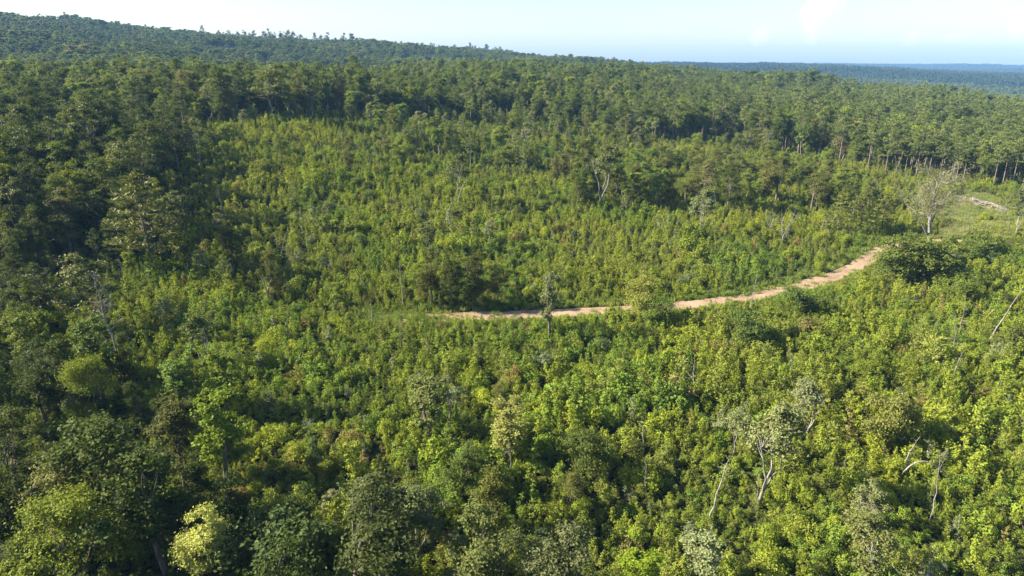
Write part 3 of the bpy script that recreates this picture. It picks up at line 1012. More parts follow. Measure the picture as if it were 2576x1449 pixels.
def place_words(items):
    """items: (key, u, v, phrase) -> {key: label}; each is ranked from the landmark nearest to it"""
    buckets = {}
    for key, u, v, phrase in items:
        k = min(range(len(LANDMARKS)), key=lambda q: (LANDMARKS[q][0] - u) ** 2 + (1.6 * (LANDMARKS[q][1] - v)) ** 2)
        lu, lv, ln = LANDMARKS[k]
        du, dv = u - lu, 1.6 * (v - lv)
        side = ('left of' if du < 0 else 'right of') if abs(du) > abs(dv) else ('above' if dv < 0 else 'below')
        buckets.setdefault((phrase, side, ln), []).append((du * du + dv * dv, key))
    res = {}
    for (phrase, side, ln), lst in buckets.items():
        for n, (_, key) in enumerate(sorted(lst)):
            res[key] = f'{phrase}, {ORD[min(n, 38)]} one {side} {ln}' if len(lst) > 1 else f'{phrase} {side} {ln}'
    return res


NOUN = {'broad': 'broadleaf tree', 'bush': 'bushy tree', 'accent': 'broadleaf tree', 'poplar': 'narrow poplar', 'sparse': 'thin crowned tree', 'pine': 'tall pine', 'scrub': 'layered scrub pine'}
labels = place_words([(i, TU[i], TV[i], ('short ' if TREES[i]['h'] < 7.5 else 'tall ' if TREES[i]['h'] > 13.5 and TREES[i]['kind'] != 'pine' else '') + color_word(TREES[i]['color']) + ' ' + NOUN[TREES[i]['kind']]) for i in range(len(TREES)) if single[i] and not TREES[i]['label']])
GROUPS = {'broad': 'broadleaf trees of the woods', 'bush': 'low bushy trees in the clearing', 'accent': 'broadleaf trees of the woods', 'poplar': 'narrow poplars', 'sparse': 'thin crowned pale trees', 'pine': 'tall pines of the woods', 'scrub': 'layered scrub pines'}
for i in np.nonzero(single)[0]:
    t = TREES[i]
    trunk, crown, fh, _ = FORMS[t['kind']][t['form']]
    s = t['h'] / fh
    root = bpy.data.objects.new(KIND_NAME[t['kind']], None)
    root.empty_display_size = .5
    root.location = t['p']
    root.rotation_euler = (t['tilt'][0], t['tilt'][1], t['rz'])
    root.scale = (s * t['wide'], s * t['wide'], s)
    COL.objects.link(root)
    tag(root, t['label'] or labels[i], 'tree', GROUPS[t['kind']])
    for nm, me in (('trunk', trunk), ('crown', crown)):
        o = bpy.data.objects.new(nm, me)
        o.parent = root
        COL.objects.link(o)
        if nm == 'crown':
            o['leaf_color'] = [float(x) for x in t['color']]

wood_coll = bpy.data.collections.new('woodland_forms')
index, n = {}, 0
for kk in FORMS:
    for j, (_, _, fh, (w, c, lm, bm)) in enumerate(FORMS[kk]):
        prototype(wood_coll, 'form_%03d' % n, [(*w, bm, True), (*c, lm, False)])
        index[kk, j] = (n, fh)
        n += 1
# lighter forms for the far slopes: fewer, larger leaves
for kk, lst in (('broad', [broadleaf(201, 13, 9, .2, 20, 1700, .50), broadleaf(202, 13, 8, .2, 18, 1600, .50), broadleaf(203, 12, 8.5, .2, 18, 1500, .50)]),
                ('poplar', [broadleaf(211, 13, 5.5, .14, 14, 750, .58), broadleaf(212, 13, 5, .14, 14, 700, .58)]),
                ('sparse', [broadleaf(221, 12, 7, .3, 14, 560, .5, open_=.5, forks=2)]),
                ('pine', [pine(231, 17, 7, .5, 26, False, .6, 9), pine(232, 18, 6.6, .55, 26, False, .6, 9)]),
                ('scrub', [pine(241, 13, 7.5, .2, 26, True, .6, 6)])):
    for j, (w, c) in enumerate(lst):
        prototype(wood_coll, 'form_%03d' % n, [(*w, PALE if kk == 'sparse' else BARK, True), (*c, NEEDLE if kk in ('pine', 'scrub') else LEAF, False)])
        index['far_' + kk, j] = (n, float(c[0][:, 2].max()))
        n += 1
NFAR = {'broad': 3, 'poplar': 2, 'sparse': 1, 'pine': 2, 'scrub': 1}

P, PI_, S, CL, RZ = [], [], [], [], []
for i in np.nonzero(~single)[0]:
    t = TREES[i]
    k, fh = index[t['kind'], t['form']]
    s = t['h'] / fh
    P.append(t['p']); PI_.append(k); S.append((s * t['wide'], s * t['wide'], s)); CL.append(t['color']); RZ.append(t['rz'])
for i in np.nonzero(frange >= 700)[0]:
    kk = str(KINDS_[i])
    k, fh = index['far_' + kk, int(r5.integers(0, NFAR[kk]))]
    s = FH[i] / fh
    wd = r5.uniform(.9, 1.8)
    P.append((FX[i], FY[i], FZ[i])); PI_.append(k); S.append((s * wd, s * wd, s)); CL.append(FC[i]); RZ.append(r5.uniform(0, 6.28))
rot = np.zeros((len(P), 3)); rot[:, 2] = RZ
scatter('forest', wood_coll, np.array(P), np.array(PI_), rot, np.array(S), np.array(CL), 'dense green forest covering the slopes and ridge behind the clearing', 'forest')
print('trees single', int(single.sum()), 'mass', len(P))


# ------------------------------------------------------------------ far blue woods: crowns standing in patches
def canopy_patch(seed, size=90.0, step=8.5):
    r = np.random.default_rng(seed)
    X, Y = lattice(-size / 2, size / 2, -size / 2, size / 2, step, seed, 1.0)
    parts = []
    for x, y in zip(X, Y):
        R_, H = r.uniform(3.4, 6.0), r.uniform(8, 15)
        a = np.linspace(0, 2 * math.pi, 7)[:-1]
        rings = []
        for f, g in ((.2, .55), (.5, 1.0), (.8, .8), (1.0, .25)):
            k = R_ * g * r.uniform(.7, 1.25, 6)
            rings.append(np.stack([x + np.cos(a + f) * k, y + np.sin(a + f) * k, H * f + r.normal(size=6) * .8], 1))
        V = np.concatenate(rings)
        F = [(i * 6 + j, i * 6 + (j + 1) % 6, (i + 1) * 6 + (j + 1) % 6, (i + 1) * 6 + j) for i in range(3) for j in range(6)] + [(18, 19, 20, 21), (18, 21, 22, 23)]
        parts.append((V, np.array(F)))
    return join(parts)


far_coll = bpy.data.collections.new('far_wood_forms')
for k in range(4):
    prototype(far_coll, 'patch_%03d' % k, [(*canopy_patch(300 + k), LEAF, False)])


def far_woods():
    P, S, C, ROT = [], [], [], []
    rr = np.random.default_rng(71)
    for r0, r1, s, sc in ((1900, 4200, 78, 1.0), (4200, 6950, 130, 1.7)):
        X, Y = lattice(-r1, r1, 400, r1, s, int(r0), .5)
        r = np.hypot(X, Y)
        k = (r > r0) & (r < r1) & (np.abs(np.degrees(np.arctan2(X, Y))) < 43)
        k &= (vnoise(X, Y, 1400, 77) < .68) | (r < 3400)
        X, Y = X[k], Y[k]
        Z = land(X, Y)
        e = 30 * sc
        gx, gy = (land(X + e, Y) - land(X - e, Y)) / (2 * e), (land(X, Y + e) - land(X, Y - e)) / (2 * e)
        P.append(np.column_stack([X, Y, Z - 1]))
        S.append(np.tile((sc, sc, min(sc, 1.6)), (len(X), 1)) * rr.uniform(.9, 1.15, (len(X), 1)))
        C.append(mixc((.015, .027, .012), (.032, .044, .017), np.clip(vnoise(X, Y, 260, 6) + rr.uniform(-.2, .2, len(X)), 0, 1)))  # leaf colours lowered to stand in for shadowing among the far crowns
        ROT.append(np.column_stack([np.arctan(gy), -np.arctan(gx), np.zeros(len(X))]))
    P, S, C, ROT = map(np.concatenate, (P, S, C, ROT))
    scatter('far_forest', far_coll, P, rr.integers(0, 4, len(P)), ROT, S, C, 'blue hazy forested hills reaching to the horizon on the right', 'forest')


far_woods()

# ------------------------------------------------------------------ the thicket of saplings and shrubs
thick_coll = bpy.data.collections.new('thicket_forms')
THICK = []
for k in range(6):
    THICK.append(('sapling', sapling(400 + k, 3.0 + .25 * (k % 3), 1.35 + .12 * (k % 4)), LEAF))
for k in range(4):
    THICK.append(('sapling', sapling(410 + k, 2.8, 2.0, 3, leaves=660, taper=.6), LEAF))
for k in range(4):
    THICK.append(('shrub', shrub(420 + k), LEAF))
for k in range(3):
    THICK.append(('young_pine', young_pine(430 + k), NEEDLE))
for k in range(3):
    THICK.append(('shrub', shrub(450 + k, 2.6, 3.4, 18, 2000, .15), LEAF))
THICK_H = []
for k, (nm, (w, c), lm) in enumerate(THICK):
    o = prototype(thick_coll, 'plant_%03d' % k, [(*w, BARK, False), (*c, lm, False)])
    THICK_H.append(float(c[0][:, 2].max()))
THICK_H = np.array(THICK_H)
GRASS = [weeds(440), weeds(441, .5, 1.0), weeds(442, .9, .9, 60, .07)]
grass_coll = bpy.data.collections.new('grass_forms')
for k, g in enumerate(GRASS):
    prototype(grass_coll, 'tuft_%03d' % k, [(*g, LEAF, False)])


def thicket():
    rr = np.random.default_rng(91)
    sets = []
    for r0, r1, s in ((38, 150, 1.12), (150, 235, 1.38), (235, 430, 1.9)):
        X, Y = lattice(-r1 * .72, r1 * .72, 30, r1, s, int(r1), 1.0)
        r = np.hypot(X, Y)
        k = (r >= r0) & (r < r1) & (np.abs(np.degrees(np.arctan2(X, Y))) < 42)
        sets.append((X[k], Y[k]))
    X, Y = np.concatenate([a for a, _ in sets]), np.concatenate([b for _, b in sets])
    Z = land(X, Y)
    u, v, d = project(X, Y, Z)
    rd, side = road_distance(X, Y)
    wd = woods(u, v)
    keep = (v < 1800) & (u > -160) & (u < 2740) & (rd > 3.0)
    keep &= ~inside(MEADOW_PX, u, v) | (rr.uniform(0, 1, len(X)) < .06 + .5 * (vnoise(X, Y, 8, 170) > .6))
    keep &= ~wd | (rr.uniform(0, 1, len(X)) < .45)
    gap = vnoise(X, Y, 6, 92) * .6 + vnoise(X, Y, 2.5, 93) * .4
    keep &= gap > .12
    X, Y, Z, u, v, rd, side, wd = (a[keep] for a in (X, Y, Z, u, v, rd, side, wd))
    n = len(X)
    big = vnoise(X, Y, 26, 94) * .55 + vnoise(X, Y, 9, 194) * .45
    q = rr.uniform(0, 1, n) + (vnoise(X, Y, 11, 95) - .5) * .5
    proto = np.where(q < .50, rr.integers(0, 6, n), np.where(q < .72, rr.integers(6, 10, n), np.where(q < .90, rr.integers(10, 14, n), rr.integers(14, 17, n))))
    h = rr.gamma(7, 1 / 7, n) * (1.3 + 2.3 * big)
    mound = rr.uniform(0, 1, n) < .035
    proto = np.where(mound, rr.integers(17, 20, n), proto)
    h = np.where((proto >= 10) & (proto < 17), h * .75, h)
    h = np.where(mound, rr.uniform(1.8, 3.4, n), h)
    under = rr.uniform(0, 1, n) < .16
    h = np.where(under, rr.uniform(.6, 1.2, n), h)
    lim = np.where(side < 0, .9 + np.clip(rd - 2.8, 0, 12) * np.where(u > 2190, 1.2, .40) + 1.1 * (vnoise(X, Y, 7, 150) > .62), .8 + np.clip(rd - 3.2, 0, 9) * .45)
    h = np.minimum(h, np.where(rd < 17, lim * rr.uniform(.75, 1.2, n), 9))
    lane = np.clip(1 - np.abs(v - 600) / 900, 0, 1)
    t = np.clip(vnoise(X, Y, 14, 96) * .55 + vnoise(X, Y, 4, 97) * .30 + rr.normal(size=n) * .17 + .19, 0, 1.1)
    C = mixc((.086, .116, .021), (.190, .220, .031), t)
    sp2 = vnoise(X, Y, 21, 99) * .7 + vnoise(X, Y, 6, 199) * .3 + rr.normal(size=n) * .08
    C = np.where((sp2 > .60)[:, None], C * .35 + .65 * mixc((.098, .114, .027), (.165, .182, .040), t), C)
    C = np.where((sp2 < .36)[:, None], C * .35 + .65 * mixc((.055, .100, .022), (.120, .180, .034), t), C)
    yel = np.clip((vnoise(X, Y, 30, 98) - .45) * 2.2 + (u - 1300) / 2600, 0, 1) * rr.uniform(0, 1, n)
    C = C * (1 - .55 * yel[:, None]) + np.array((.205, .210, .028)) * .55 * yel[:, None]
    br = rr.uniform(0, 1, n) < .02
    C = np.where(br[:, None], mixc((.14, .13, .04), (.17, .125, .05), rr.uniform(0, 1, n)), C)
    gr = rr.uniform(0, 1, n) < .03
    C = np.where(gr[:, None], mixc((.11, .13, .065), (.15, .165, .09), rr.uniform(0, 1, n)), C)
    C = np.where(((proto >= 10) & (proto < 14))[:, None], C * [.82, .88, .9], C)
    C = np.where(((proto >= 14) & (proto < 17))[:, None], mixc((.125, .150, .030), (.165, .175, .042), rr.uniform(0, 1, n)), C)
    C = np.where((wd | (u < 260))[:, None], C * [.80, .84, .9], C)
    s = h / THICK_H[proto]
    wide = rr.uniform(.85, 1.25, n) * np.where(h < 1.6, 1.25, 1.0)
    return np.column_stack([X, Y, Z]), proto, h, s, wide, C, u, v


TP, TPR, TH, TS, TW, TC, tu, tv = thicket()
_, tvc, tdc = project(TP[:, 0], TP[:, 1], TP[:, 2] + TH * .6)
r9 = np.random.default_rng(99)
trz = r9.uniform(0, 6.28, len(TP))
tilt = r9.normal(size=(len(TP), 2)) * .07
# those that show largest stand singly
size_in_view = TH * TS ** .2 / tdc * ((tu > 10) & (tu < 2566) & (tvc < 1440) & (tvc > 0))
near_tree = np.zeros(len(TP), bool)
for t in TREES:
    if np.hypot(t['p'][0], t['p'][1]) < 140:
        near_tree |= np.hypot(TP[:, 0] - t['p'][0], TP[:, 1] - t['p'][1]) < t['h'] * .32
size_in_view = np.where(near_tree, size_in_view * .3, size_in_view)
single_t = np.zeros(len(TP), bool)
items, lone = [], []
for nm, cap in (('sapling', 290), ('shrub', 120), ('young_pine', 100)):
    ids = np.array([k for k, (a, _, _) in enumerate(THICK) if a == nm])
    idx = np.nonzero(np.isin(TPR, ids))[0]
    idx = idx[np.argsort(-size_in_view[idx])][:cap]
    single_t[idx] = True
    for i in idx:
        items.append((int(i), tu[i], tvc[i], color_word(TC[i]) + ' ' + {'sapling': 'sapling', 'shrub': 'leafy shrub', 'young_pine': 'young pine'}[nm]))
        lone.append((int(i), nm))
tl = place_words(items)
TMESH = [thick_coll.objects['plant_%03d' % k].data for k in range(len(THICK))]
for i, nm in lone:
    o = bpy.data.objects.new(nm, TMESH[TPR[i]])
    o.location = TP[i]
    o.rotation_euler = (tilt[i, 0], tilt[i, 1], trz[i])
    o.scale = (TS[i] * TW[i], TS[i] * TW[i], TS[i])
    COL.objects.link(o)
    o['leaf_color'] = [float(x) for x in TC[i]]
    tag(o, tl[i], nm.replace('_', ' '), {'sapling': 'saplings of the near thicket', 'shrub': 'shrubs of the near thicket', 'young_pine': 'young pines of the near thicket'}[nm])
k = ~single_t
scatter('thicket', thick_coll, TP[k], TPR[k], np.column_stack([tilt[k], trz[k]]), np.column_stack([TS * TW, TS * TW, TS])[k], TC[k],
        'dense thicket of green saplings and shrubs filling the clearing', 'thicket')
print('thicket', len(TP))


def grasses():
    rr = np.random.default_rng(120)
    X1, Y1 = lattice(-40, 190, 90, 300, .75, 121, 1.0)
    u, v, d = project(X1, Y1, land(X1, Y1))
    rd, side = road_distance(X1, Y1)
    m = inside(MEADOW_PX, u, v)
    keep = (m & (rd > 3.0)) | ((rd > 2.9) & (rd < np.where(side < 0, 11, 5.5)) & (rr.uniform(0, 1, len(X1)) < .8)) | ((rd <= 2.9) & (u < 1170) & (rr.uniform(0, 1, len(X1)) < np.clip((1170 - u) / 220, 0, .75)))
    keep |= (rd < .45) & (rr.uniform(0, 1, len(X1)) < np.where(u < 1500, .4, .16) * (vnoise(X1, Y1, 9, 160) > .4))
    keep |= (rd > 1.9) & (rd <= 2.9) & (rr.uniform(0, 1, len(X1)) < .16)
    X, Y, m, u = X1[keep], Y1[keep], m[keep], u[keep]
    n = len(X)
    t = np.clip(vnoise(X, Y, 7, 122) * .8 + rr.uniform(-.2, .3, n), 0, 1)
    C = np.where(m[:, None], mixc((.10, .135, .04), (.20, .19, .09), t), mixc((.09, .14, .03), (.19, .20, .06), t))
    s = rr.uniform(.7, 1.35, n)
    rot = np.zeros((n, 3)); rot[:, 2] = rr.uniform(0, 6.28, n)
    scatter('grass', grass_coll, np.column_stack([X, Y, land(X, Y)]), rr.integers(0, 3, n), rot, np.column_stack([s * 1.1, s * 1.1, s]), C,
            'tall grass and weeds in the meadow and along the dirt road', 'grass')


grasses()


def undergrowth():
    """low weeds and vines closing the ground between the saplings"""
    rr = np.random.default_rng(130)
    sets = [lattice(-r1 * .72, r1 * .72, 30, r1, sp, int(r1) + 7, 1.0) + (r0, r1) for r0, r1, sp in ((38, 150, 1.25), (150, 300, 2.0))]
    X = np.concatenate([a[(np.hypot(a, b) >= r0) & (np.hypot(a, b) < r1)] for a, b, r0, r1 in sets])
    Y = np.concatenate([b[(np.hypot(a, b) >= r0) & (np.hypot(a, b) < r1)] for a, b, r0, r1 in sets])
    Z = land(X, Y)
    u, v, d = project(X, Y, Z)
    rd, _ = road_distance(X, Y)
    k = (u > -120) & (u < 2700) & (v < 1750) & (rd > 2.7) & ~inside(MEADOW_PX, u, v) & (v > 285)
    X, Y, Z, rd = X[k], Y[k], Z[k], rd[k]
    n = len(X)
    C = mixc((.050, .072, .016), (.105, .125, .026), np.clip(vnoise(X, Y, 6, 131) * .7 + rr.uniform(0, .4, n), 0, 1))
    s = rr.uniform(.3, .62, n)
    rot = np.zeros((n, 3))
    rot[:, 2] = rr.uniform(0, 6.28, n)
    scatter('undergrowth', under_coll, np.column_stack([X, Y, Z]), rr.integers(0, 4, n), rot, np.column_stack([s * 1.7, s * 1.7, s]), C,
            'low weeds and vines covering the ground between the saplings', 'undergrowth')


under_coll = bpy.data.collections.new('undergrowth_forms')
for k in range(4):
    w, c = shrub(460 + k, 1.7, 2.2, 12, 420, .17)
    prototype(under_coll, 'low_%03d' % k, [(*c, LEAF, False)])
undergrowth()

# ------------------------------------------------------------------ dead trees, bare trunks and fallen wood
UP = np.array([0, 0, 1.0])


def side_lean(px_dx, d):
    return px_dx * d / FPX


def dead_tree(name, u, vb, vt, label, dx=0, mat=DEAD, cat='dead tree', **kw):
    p = at(u, vb)
    H = height_to(p, vt)
    d = project(*p)[2]
    w = snag(kw.pop('seed'), H=H, lean=(side_lean(dx, d), 0), **kw)
    root = bpy.data.objects.new(name, qmesh(name, [(*w, mat, True)]))
    root.location = p
    COL.objects.link(root)
    tag(root, label, cat, 'dead and bare trees')
    return root, p, H


dead_tree('dead_tree', 312, 925, 682, 'tall grey dead snag with fine bare twigs on the left', dx=-27, seed=501, rt=.23, twigs=46, start=.12, reach=.2, fine=5, mat=DEAD)
dead_tree('dead_tree', 677, 770, 690, 'forked bare pale trunk in the thicket left of centre', dx=0, seed=502, rt=.22, forks=2, twigs=2, start=.55, fine=0, mat=PALE)
dead_tree('dead_tree', 571, 560, 458, 'straight bare trunk at the left of the upper clearing', dx=-12, seed=503, rt=.2, twigs=4, start=.6, reach=.1, fine=1)
dead_tree('dead_tree', 522, 668, 585, 'thin bare dead tree right of the layered pine', dx=-3, seed=504, rt=.13, twigs=10, start=.3, reach=.15, fine=1)
dead_tree('dead_tree', 800, 1215, 1060, 'crooked dead twig tree in the lower left thicket', dx=-16, seed=505, rt=.13, twigs=14, start=.72, reach=.3, fine=4, crook=.12)
dead_tree('bare_trunk', 1131, 1130, 925, 'tall thin bare trunk among saplings in the lower centre', dx=2, seed=506, rt=.15, twigs=12, start=.5, reach=.16, fine=2, mat=PINEBARK)
dead_tree('dead_tree', 1937, 592, 526, 'left bare many stemmed grey shrub in the right clearing', dx=-6, seed=507, rt=.13, forks=5, twigs=14, start=.2, reach=.3, fine=3, mat=PALE)
dead_tree('dead_tree', 1966, 620, 518, 'right bare many stemmed grey shrub in the right clearing', dx=10, seed=508, rt=.17, forks=4, twigs=10, start=.2, reach=.2, fine=2, mat=PALE)
dead_tree('dead_tree', 2062, 590, 552, 'short broken grey stub left of the layered pines', dx=6, seed=509, rt=.18, twigs=4, start=.5, reach=.2, fine=1)
dead_tree('dead_tree', 2072, 612, 572, 'second broken grey stub left of the layered pines', dx=3, seed=510, rt=.16, twigs=3, start=.5, reach=.2, fine=1)
dead_tree('dead_tree', 2474, 874, 728, 'long bare pole leaning to the right in the right thicket', dx=60, seed=511, rt=.16, twigs=0, crook=.02)
dead_tree('dead_tree', 2431, 790, 758, 'short upright bare post in the right thicket', dx=0, seed=512, rt=.10, twigs=0, crook=.01)
dead_tree('dead_tree', 1774, 1330, 1155, 'leaning white trunk bare below with twiggy top in the lower right', dx=40, seed=513, rt=.14, twigs=9, start=.75, reach=.18, fine=3, mat=PALE, crook=.06)
dead_tree('dead_tree', 105, 790, 712, 'thin pale trunk standing in shade near the left edge', dx=-12, seed=514, rt=.13, twigs=5, start=.5, reach=.2, fine=2)
dead_tree('dead_tree', 137, 590, 530, 'dark bare trunk in the shaded stand at the left', dx=-5, seed=515, rt=.2, twigs=3, start=.6, reach=.1, fine=1)
dead_tree('dead_tree', 2132, 570, 492, 'pale bare trunk among the layered scrub pines', dx=12, seed=516, rt=.13, twigs=6, start=.4, reach=.2, fine=1, mat=PALE)
dead_tree('dead_tree', 2325, 1500, 1392, 'grey bare bush at the lower right edge of the photo', dx=10, seed=517, rt=.10, forks=5, twigs=22, start=.15, reach=.35, fine=4, mat=PALE)
dead_tree('dead_tree', 2265, 1190, 1098, 'bare broken limb slanting up beside the arched branch', dx=30, seed=518, rt=.10, twigs=4, start=.5, reach=.2, fine=2)
dead_tree('dead_tree', 1255, 1010, 960, 'short dark bare trunk right of the tall thin one', dx=-1, seed=519, rt=.10, twigs=3, start=.6, reach=.15, fine=1, mat=PINEBARK)
dead_tree('dead_tree', 940, 840, 760, 'slim grey dead stem left of the road end', dx=-3, seed=520, rt=.09, twigs=7, start=.4, reach=.2, fine=2)
dead_tree('dead_tree', 1013, 770, 655, 'slim bare grey trunk left of the oak clump', dx=-3, seed=521, rt=.10, twigs=6, start=.5, reach=.15, fine=1)
dead_tree('dead_tree', 1740, 1010, 890, 'slender dead pale tree in the thicket below the road', dx=-3, seed=522, rt=.10, twigs=12, start=.4, reach=.2, fine=3)


def scattered_stems():
    """thin dead stems left standing about the clearing"""
    r = np.random.default_rng(600)
    forms = [qmesh('dead_tree', [(*snag(610 + k, 5.5 + k, .085, 1, 9, (r.normal() * .5, r.normal() * .5), .4, .2, 2, .05), DEAD if k % 2 else PALE, True)]) for k in range(5)]
    got = []
    while len(got) < 34:
        u, v = r.uniform(150, 2540), r.uniform(330, 1380)
        p = at(u, v)
        if woods(np.array([u]), np.array([v]))[0] or road_distance(p[:1], p[1:2])[0][0] < 7 or inside(MEADOW_PX, np.array([u]), np.array([v]))[0]:
            continue
        got.append((len(got), u, v - 40, 'thin bare dead stem', p))
    lab = place_words([g[:4] for g in got])
    for k, u, v, _, p in got:
        o = bpy.data.objects.new('dead_tree', forms[k % 5])
        o.location = p
        sc = r.uniform(.55, 1.0)
        o.scale = (sc, sc, sc)
        o.rotation_euler = (r.normal() * .09, r.normal() * .09, r.uniform(0, 6.28))
        COL.objects.link(o)
        tag(o, lab[k], 'dead tree', 'dead and bare trees')


scattered_stems()


def bent_branch():
    p0, p1 = at(2257, 1215), at(2392, 1222)
    z = 2.6
    a, b = p0 + UP * .4, p1 + UP * .6
    t = np.linspace(0, 1, 14)
    pts = a + (b - a) * t[:, None] + UP * (np.sin(math.pi * t ** .75) * z)[:, None]
    mid = pts.mean(0)
    root = bpy.data.objects.new('bent_branch', qmesh('bent_branch', [(*tube(pts - p0, np.linspace(.10, .045, 14), 6), PALE, True)]))
    root.location = p0
    COL.objects.link(root)
    tag(root, 'arched bare white branch bending over the right thicket', 'branch')
    p = at(2296, 850)
    r = np.random.default_rng(530)
    w = join([limb(r, (0, 0, .2), (1.6, .4, 1.9), .13, .06, .08, 5, 6)[0], limb(r, (1.2, .3, 1.4), (2.6, -.2, .8), .07, .03, .08, 4, 5)[0], limb(r, (.2, 0, .2), (-.5, .2, -.3), .13, .15, .02, 3, 6)[0]])
    o = bpy.data.objects.new('broken_stump', qmesh('broken_stump', [(*w, DEAD, True)]))
    o.location = p
    COL.objects.link(o)
    tag(o, 'broken pale stump with snapped limb in the right thicket', 'stump')


bent_branch()


def road_tree():
    """the big pale tree by the road: forked trunk, bare branches, thin grey leaves"""
    p = at(2341, 624)
    H = height_to(p, 424)
    d = project(*p)[2]
    half = (2398 - 2250) / 2 * d / FPX
    r = np.random.default_rng(540)
    wood, tips = [], []
    g, st = limb(r, (0, 0, -.6), (-1.0, .2, H * .20), .62, .50, .04, 5, 9)
    wood.append(g)
    for k, (fx, fy, fz) in enumerate(((-.55, .2, .62), (-.28, -.3, .86), (.05, .25, .92), (.42, -.15, .80), (.30, .35, .62), (-.75, -.1, .46))):
        e = np.array([fx * half, fy * half, fz * H])
        g, lp = limb(r, st[-1 - (k == 5)], e, .34, .07, .10, 8, 7)
        wood.append(g)
        for q in range(8):
            i = int(r.integers(3, 8))
            e2 = lp[i] + np.array([r.normal() * .36 * half, r.normal() * .36 * half, abs(r.normal()) * .10 * H + .3])
            g, l2 = limb(r, lp[i], e2, .09, .03, .14, 5, 5)
            wood.append(g)
            tips.append(e2)
            for _ in range(4):
                e3 = l2[int(r.integers(2, 5))] + r.normal(size=3) * [1.1, 1.1, .7] + [0, 0, .5]
                g, _p = limb(r, l2[3], e3, .035, .012, .14, 4, 4)
                wood.append(g)
                tips.append(e3)
    tips = np.array(tips)
    k = r.integers(0, len(tips), 11000)
    dd = unit(r.normal(size=(len(k), 3)) + [0, 0, .3])
    pos = tips[k] + dd * r.uniform(.1, 1.45, (len(k), 1))
    crown = leaf_quads(r, pos, dd + .8 * r.normal(size=dd.shape), .24 * r.uniform(.6, 1.25, len(k)))
    root = bpy.data.objects.new('pale_tree', None)
    root.location = p
    COL.objects.link(root)
    tag(root, 'big pale thin leaved tree with forked white trunk by the dirt road', 'tree')
    for nm, geo, m in (('trunk', join(wood), PALE), ('crown', crown, SILVER)):
        o = bpy.data.objects.new(nm, qmesh(nm, [(*geo, m, nm == 'trunk')]))
        o.parent = root
        COL.objects.link(o)
        o['leaf_color'] = [.135, .135, .07]


road_tree()


def brush_pile():
    """grey windrow of cut branches on the meadow"""
    r = np.random.default_rng(550)
    a, b = at(2396, 497), at(2542, 537)
    p0 = (a + b) / 2
    axis = unit((b - a)[None])[0]
    L = np.linalg.norm(b - a)
    n = 640
    sticks = []
    cr = np.array([-axis[1], axis[0], 0])
    for k in range(n):
        s = r.uniform(-.5, .5)
        w = r.normal() * 3.2
        hmax = 1.5 * math.exp(-(w / 3.2) ** 2) * (1 - (2 * s) ** 4)
        c = (b - a) * s + cr * w
        c[2] = float(land(p0[0] + c[0], p0[1] + c[1])) - p0[2] + r.uniform(0, hmax) + .1
        ang = math.atan2(axis[1], axis[0]) + r.normal() * .55
        dr = np.array([math.cos(ang), math.sin(ang), r.normal() * .12]) * r.uniform(1.2, 3.4)
        rr_ = r.uniform(.04, .13)
        sticks.append(tube([c - dr / 2, c + r.normal(size=3) * .08, c + dr / 2], [rr_, rr_ * .9, rr_ * .6], 5))
    o = bpy.data.objects.new('brush_pile', qmesh('brush_pile', [(*join(sticks), BRUSH, False)]))
    o.location = p0
    COL.objects.link(o)
    tag(o, 'long grey heap of cut brushwood on the meadow', 'brush pile')


brush_pile()

# ------------------------------------------------------------------ haze
def haze_box():
    s, z0, z1 = 7300.0, -85.0, 172.0
    V = np.array([(x, y, z) for z in (z0, z1) for y in (-s, s) for x in (-s, s)], float)
    F = np.array([(0, 2, 3, 1), (4, 5, 7, 6), (0, 1, 5, 4), (2, 6, 7, 3), (0, 4, 6, 2), (1, 3, 7, 5)])
    m = bpy.data.materials.new('haze_air')
    m.use_nodes = True
    nt = m.node_tree
    nt.nodes.clear()
    out, pv = nt.nodes.new('ShaderNodeOutputMaterial'), nt.nodes.new('ShaderNodeVolumePrincipled')
    pv.inputs['Color'].default_value = (.24, .51, 1.0, 1)
    pv.inputs['Density'].default_value = 9.5e-5
    pv.inputs['Anisotropy'].default_value = 0.0
    nt.links.new(pv.outputs[0], out.inputs['Volume'])
    o = bpy.data.objects.new('haze', qmesh('haze', [(V, F, m, False)]))
    COL.objects.link(o)
    o['kind'] = 'stuff'


haze_box()


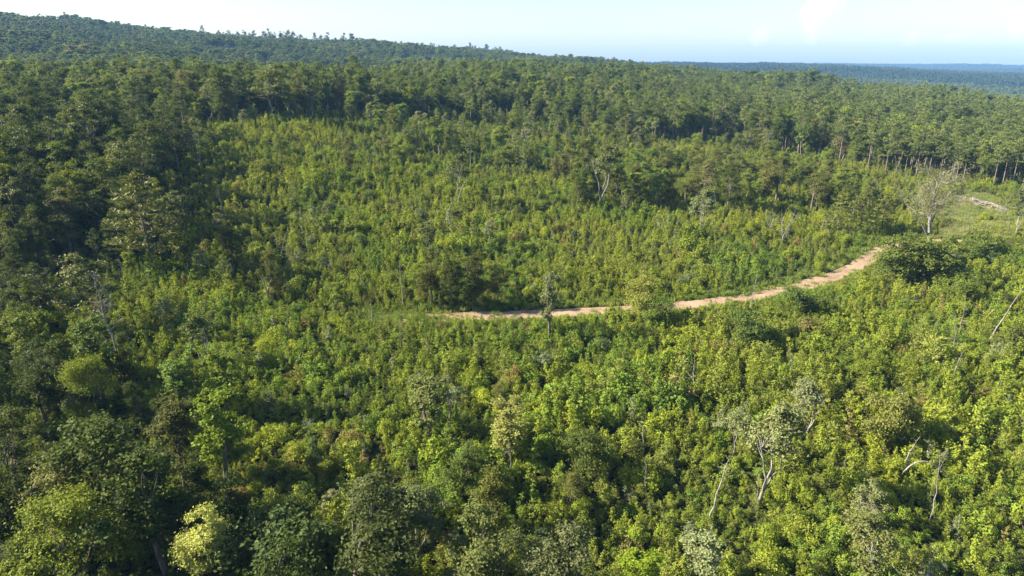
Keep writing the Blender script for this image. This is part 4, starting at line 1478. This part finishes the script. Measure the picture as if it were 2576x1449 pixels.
# ------------------------------------------------------------------ clouds, beyond the haze
def cloud(u, v, w_px, h_px, seed, dens, label, R0=27000.0):
    a = (u - CX) / FPX
    k = (CYP - v) / FPX
    dr = unit(np.array([[a, CP + k * SP, -SP + k * CP]]))[0]
    c = dr * R0 + np.array([0, 0, CAM_Z])
    rx, rz = w_px / FPX * R0 * .5, h_px / FPX * R0 * .5
    r = np.random.default_rng(seed)
    n, m = 28, 18
    th, ph = np.meshgrid(np.linspace(0, 2 * math.pi, n, endpoint=False), np.linspace(.05, math.pi - .05, m), indexing='ij')
    d = np.stack([np.sin(ph) * np.cos(th), np.sin(ph) * np.sin(th), np.cos(ph)], -1)
    lump = 1 + .18 * np.sin(3 * th + seed) * np.sin(2.5 * ph) + .12 * np.sin(5 * th + 2 * ph * 2 + seed)
    V = (d * lump[..., None] * [rx, rx * .8, rz]).reshape(-1, 3)
    i, j = np.meshgrid(np.arange(n), np.arange(m - 1), indexing='ij')
    i2 = (i + 1) % n
    F = np.stack([i * m + j, i * m + j + 1, i2 * m + j + 1, i2 * m + j], -1).reshape(-1, 4)
    half = n // 2
    caps = [[((half - q) % n) * m + e, ((half - q - 1) % n) * m + e, ((q + 1) % n) * m + e, q * m + e] for q in range(half) for e in (0, m - 1)]
    mt = bpy.data.materials.new('cloud_vapour')
    mt.use_nodes = True
    nt = mt.node_tree
    nt.nodes.clear()
    N, L = nt.nodes, nt.links
    out, pv = N.new('ShaderNodeOutputMaterial'), N.new('ShaderNodeVolumePrincipled')
    pv.inputs['Color'].default_value = (.99, .985, .98, 1)
    tc, mp = N.new('ShaderNodeTexCoord'), N.new('ShaderNodeMapping')
    mp.inputs['Scale'].default_value = (1 / rx, 1 / (rx * .8), 1 / rz)
    L.new(tc.outputs['Object'], mp.inputs[0])
    ln = N.new('ShaderNodeVectorMath')
    ln.operation = 'LENGTH'
    L.new(mp.outputs[0], ln.inputs[0])
    no = N.new('ShaderNodeTexNoise')
    no.inputs['Scale'].default_value = 1.7
    no.inputs['Detail'].default_value = 4
    L.new(mp.outputs[0], no.inputs['Vector'])
    e = math_node(nt, 'SUBTRACT', math_node(nt, 'ADD', math_node(nt, 'MULTIPLY', no.outputs['Fac'], 1.9), -.15), ln.outputs['Value'])
    f = math_node(nt, 'MULTIPLY', math_node(nt, 'MAXIMUM', e, 0.0), dens)
    L.new(f, pv.inputs['Density'])
    L.new(pv.outputs[0], out.inputs['Volume'])
    o = bpy.data.objects.new('cloud', qmesh('cloud', [(V, np.concatenate([F, np.array(caps)]), mt, False)]))
    o.location = c
    COL.objects.link(o)
    tag(o, label, 'cloud', 'small white clouds')


cloud(2062, 28, 105, 150, 3, .0014, 'tall white cloud touching the top edge on the right')
cloud(1912, 88, 70, 60, 5, .0008, 'small faint cloud left of the tall white cloud')
cloud(2295, 92, 60, 50, 7, .0005, 'faint wisp of cloud right of the tall white cloud')
cloud(2570, 62, 70, 80, 9, .0007, 'faint cloud cut off by the right edge')
cloud(2395, 92, 80, 22, 11, .0005, 'thin flat cloud streak low in the right sky')
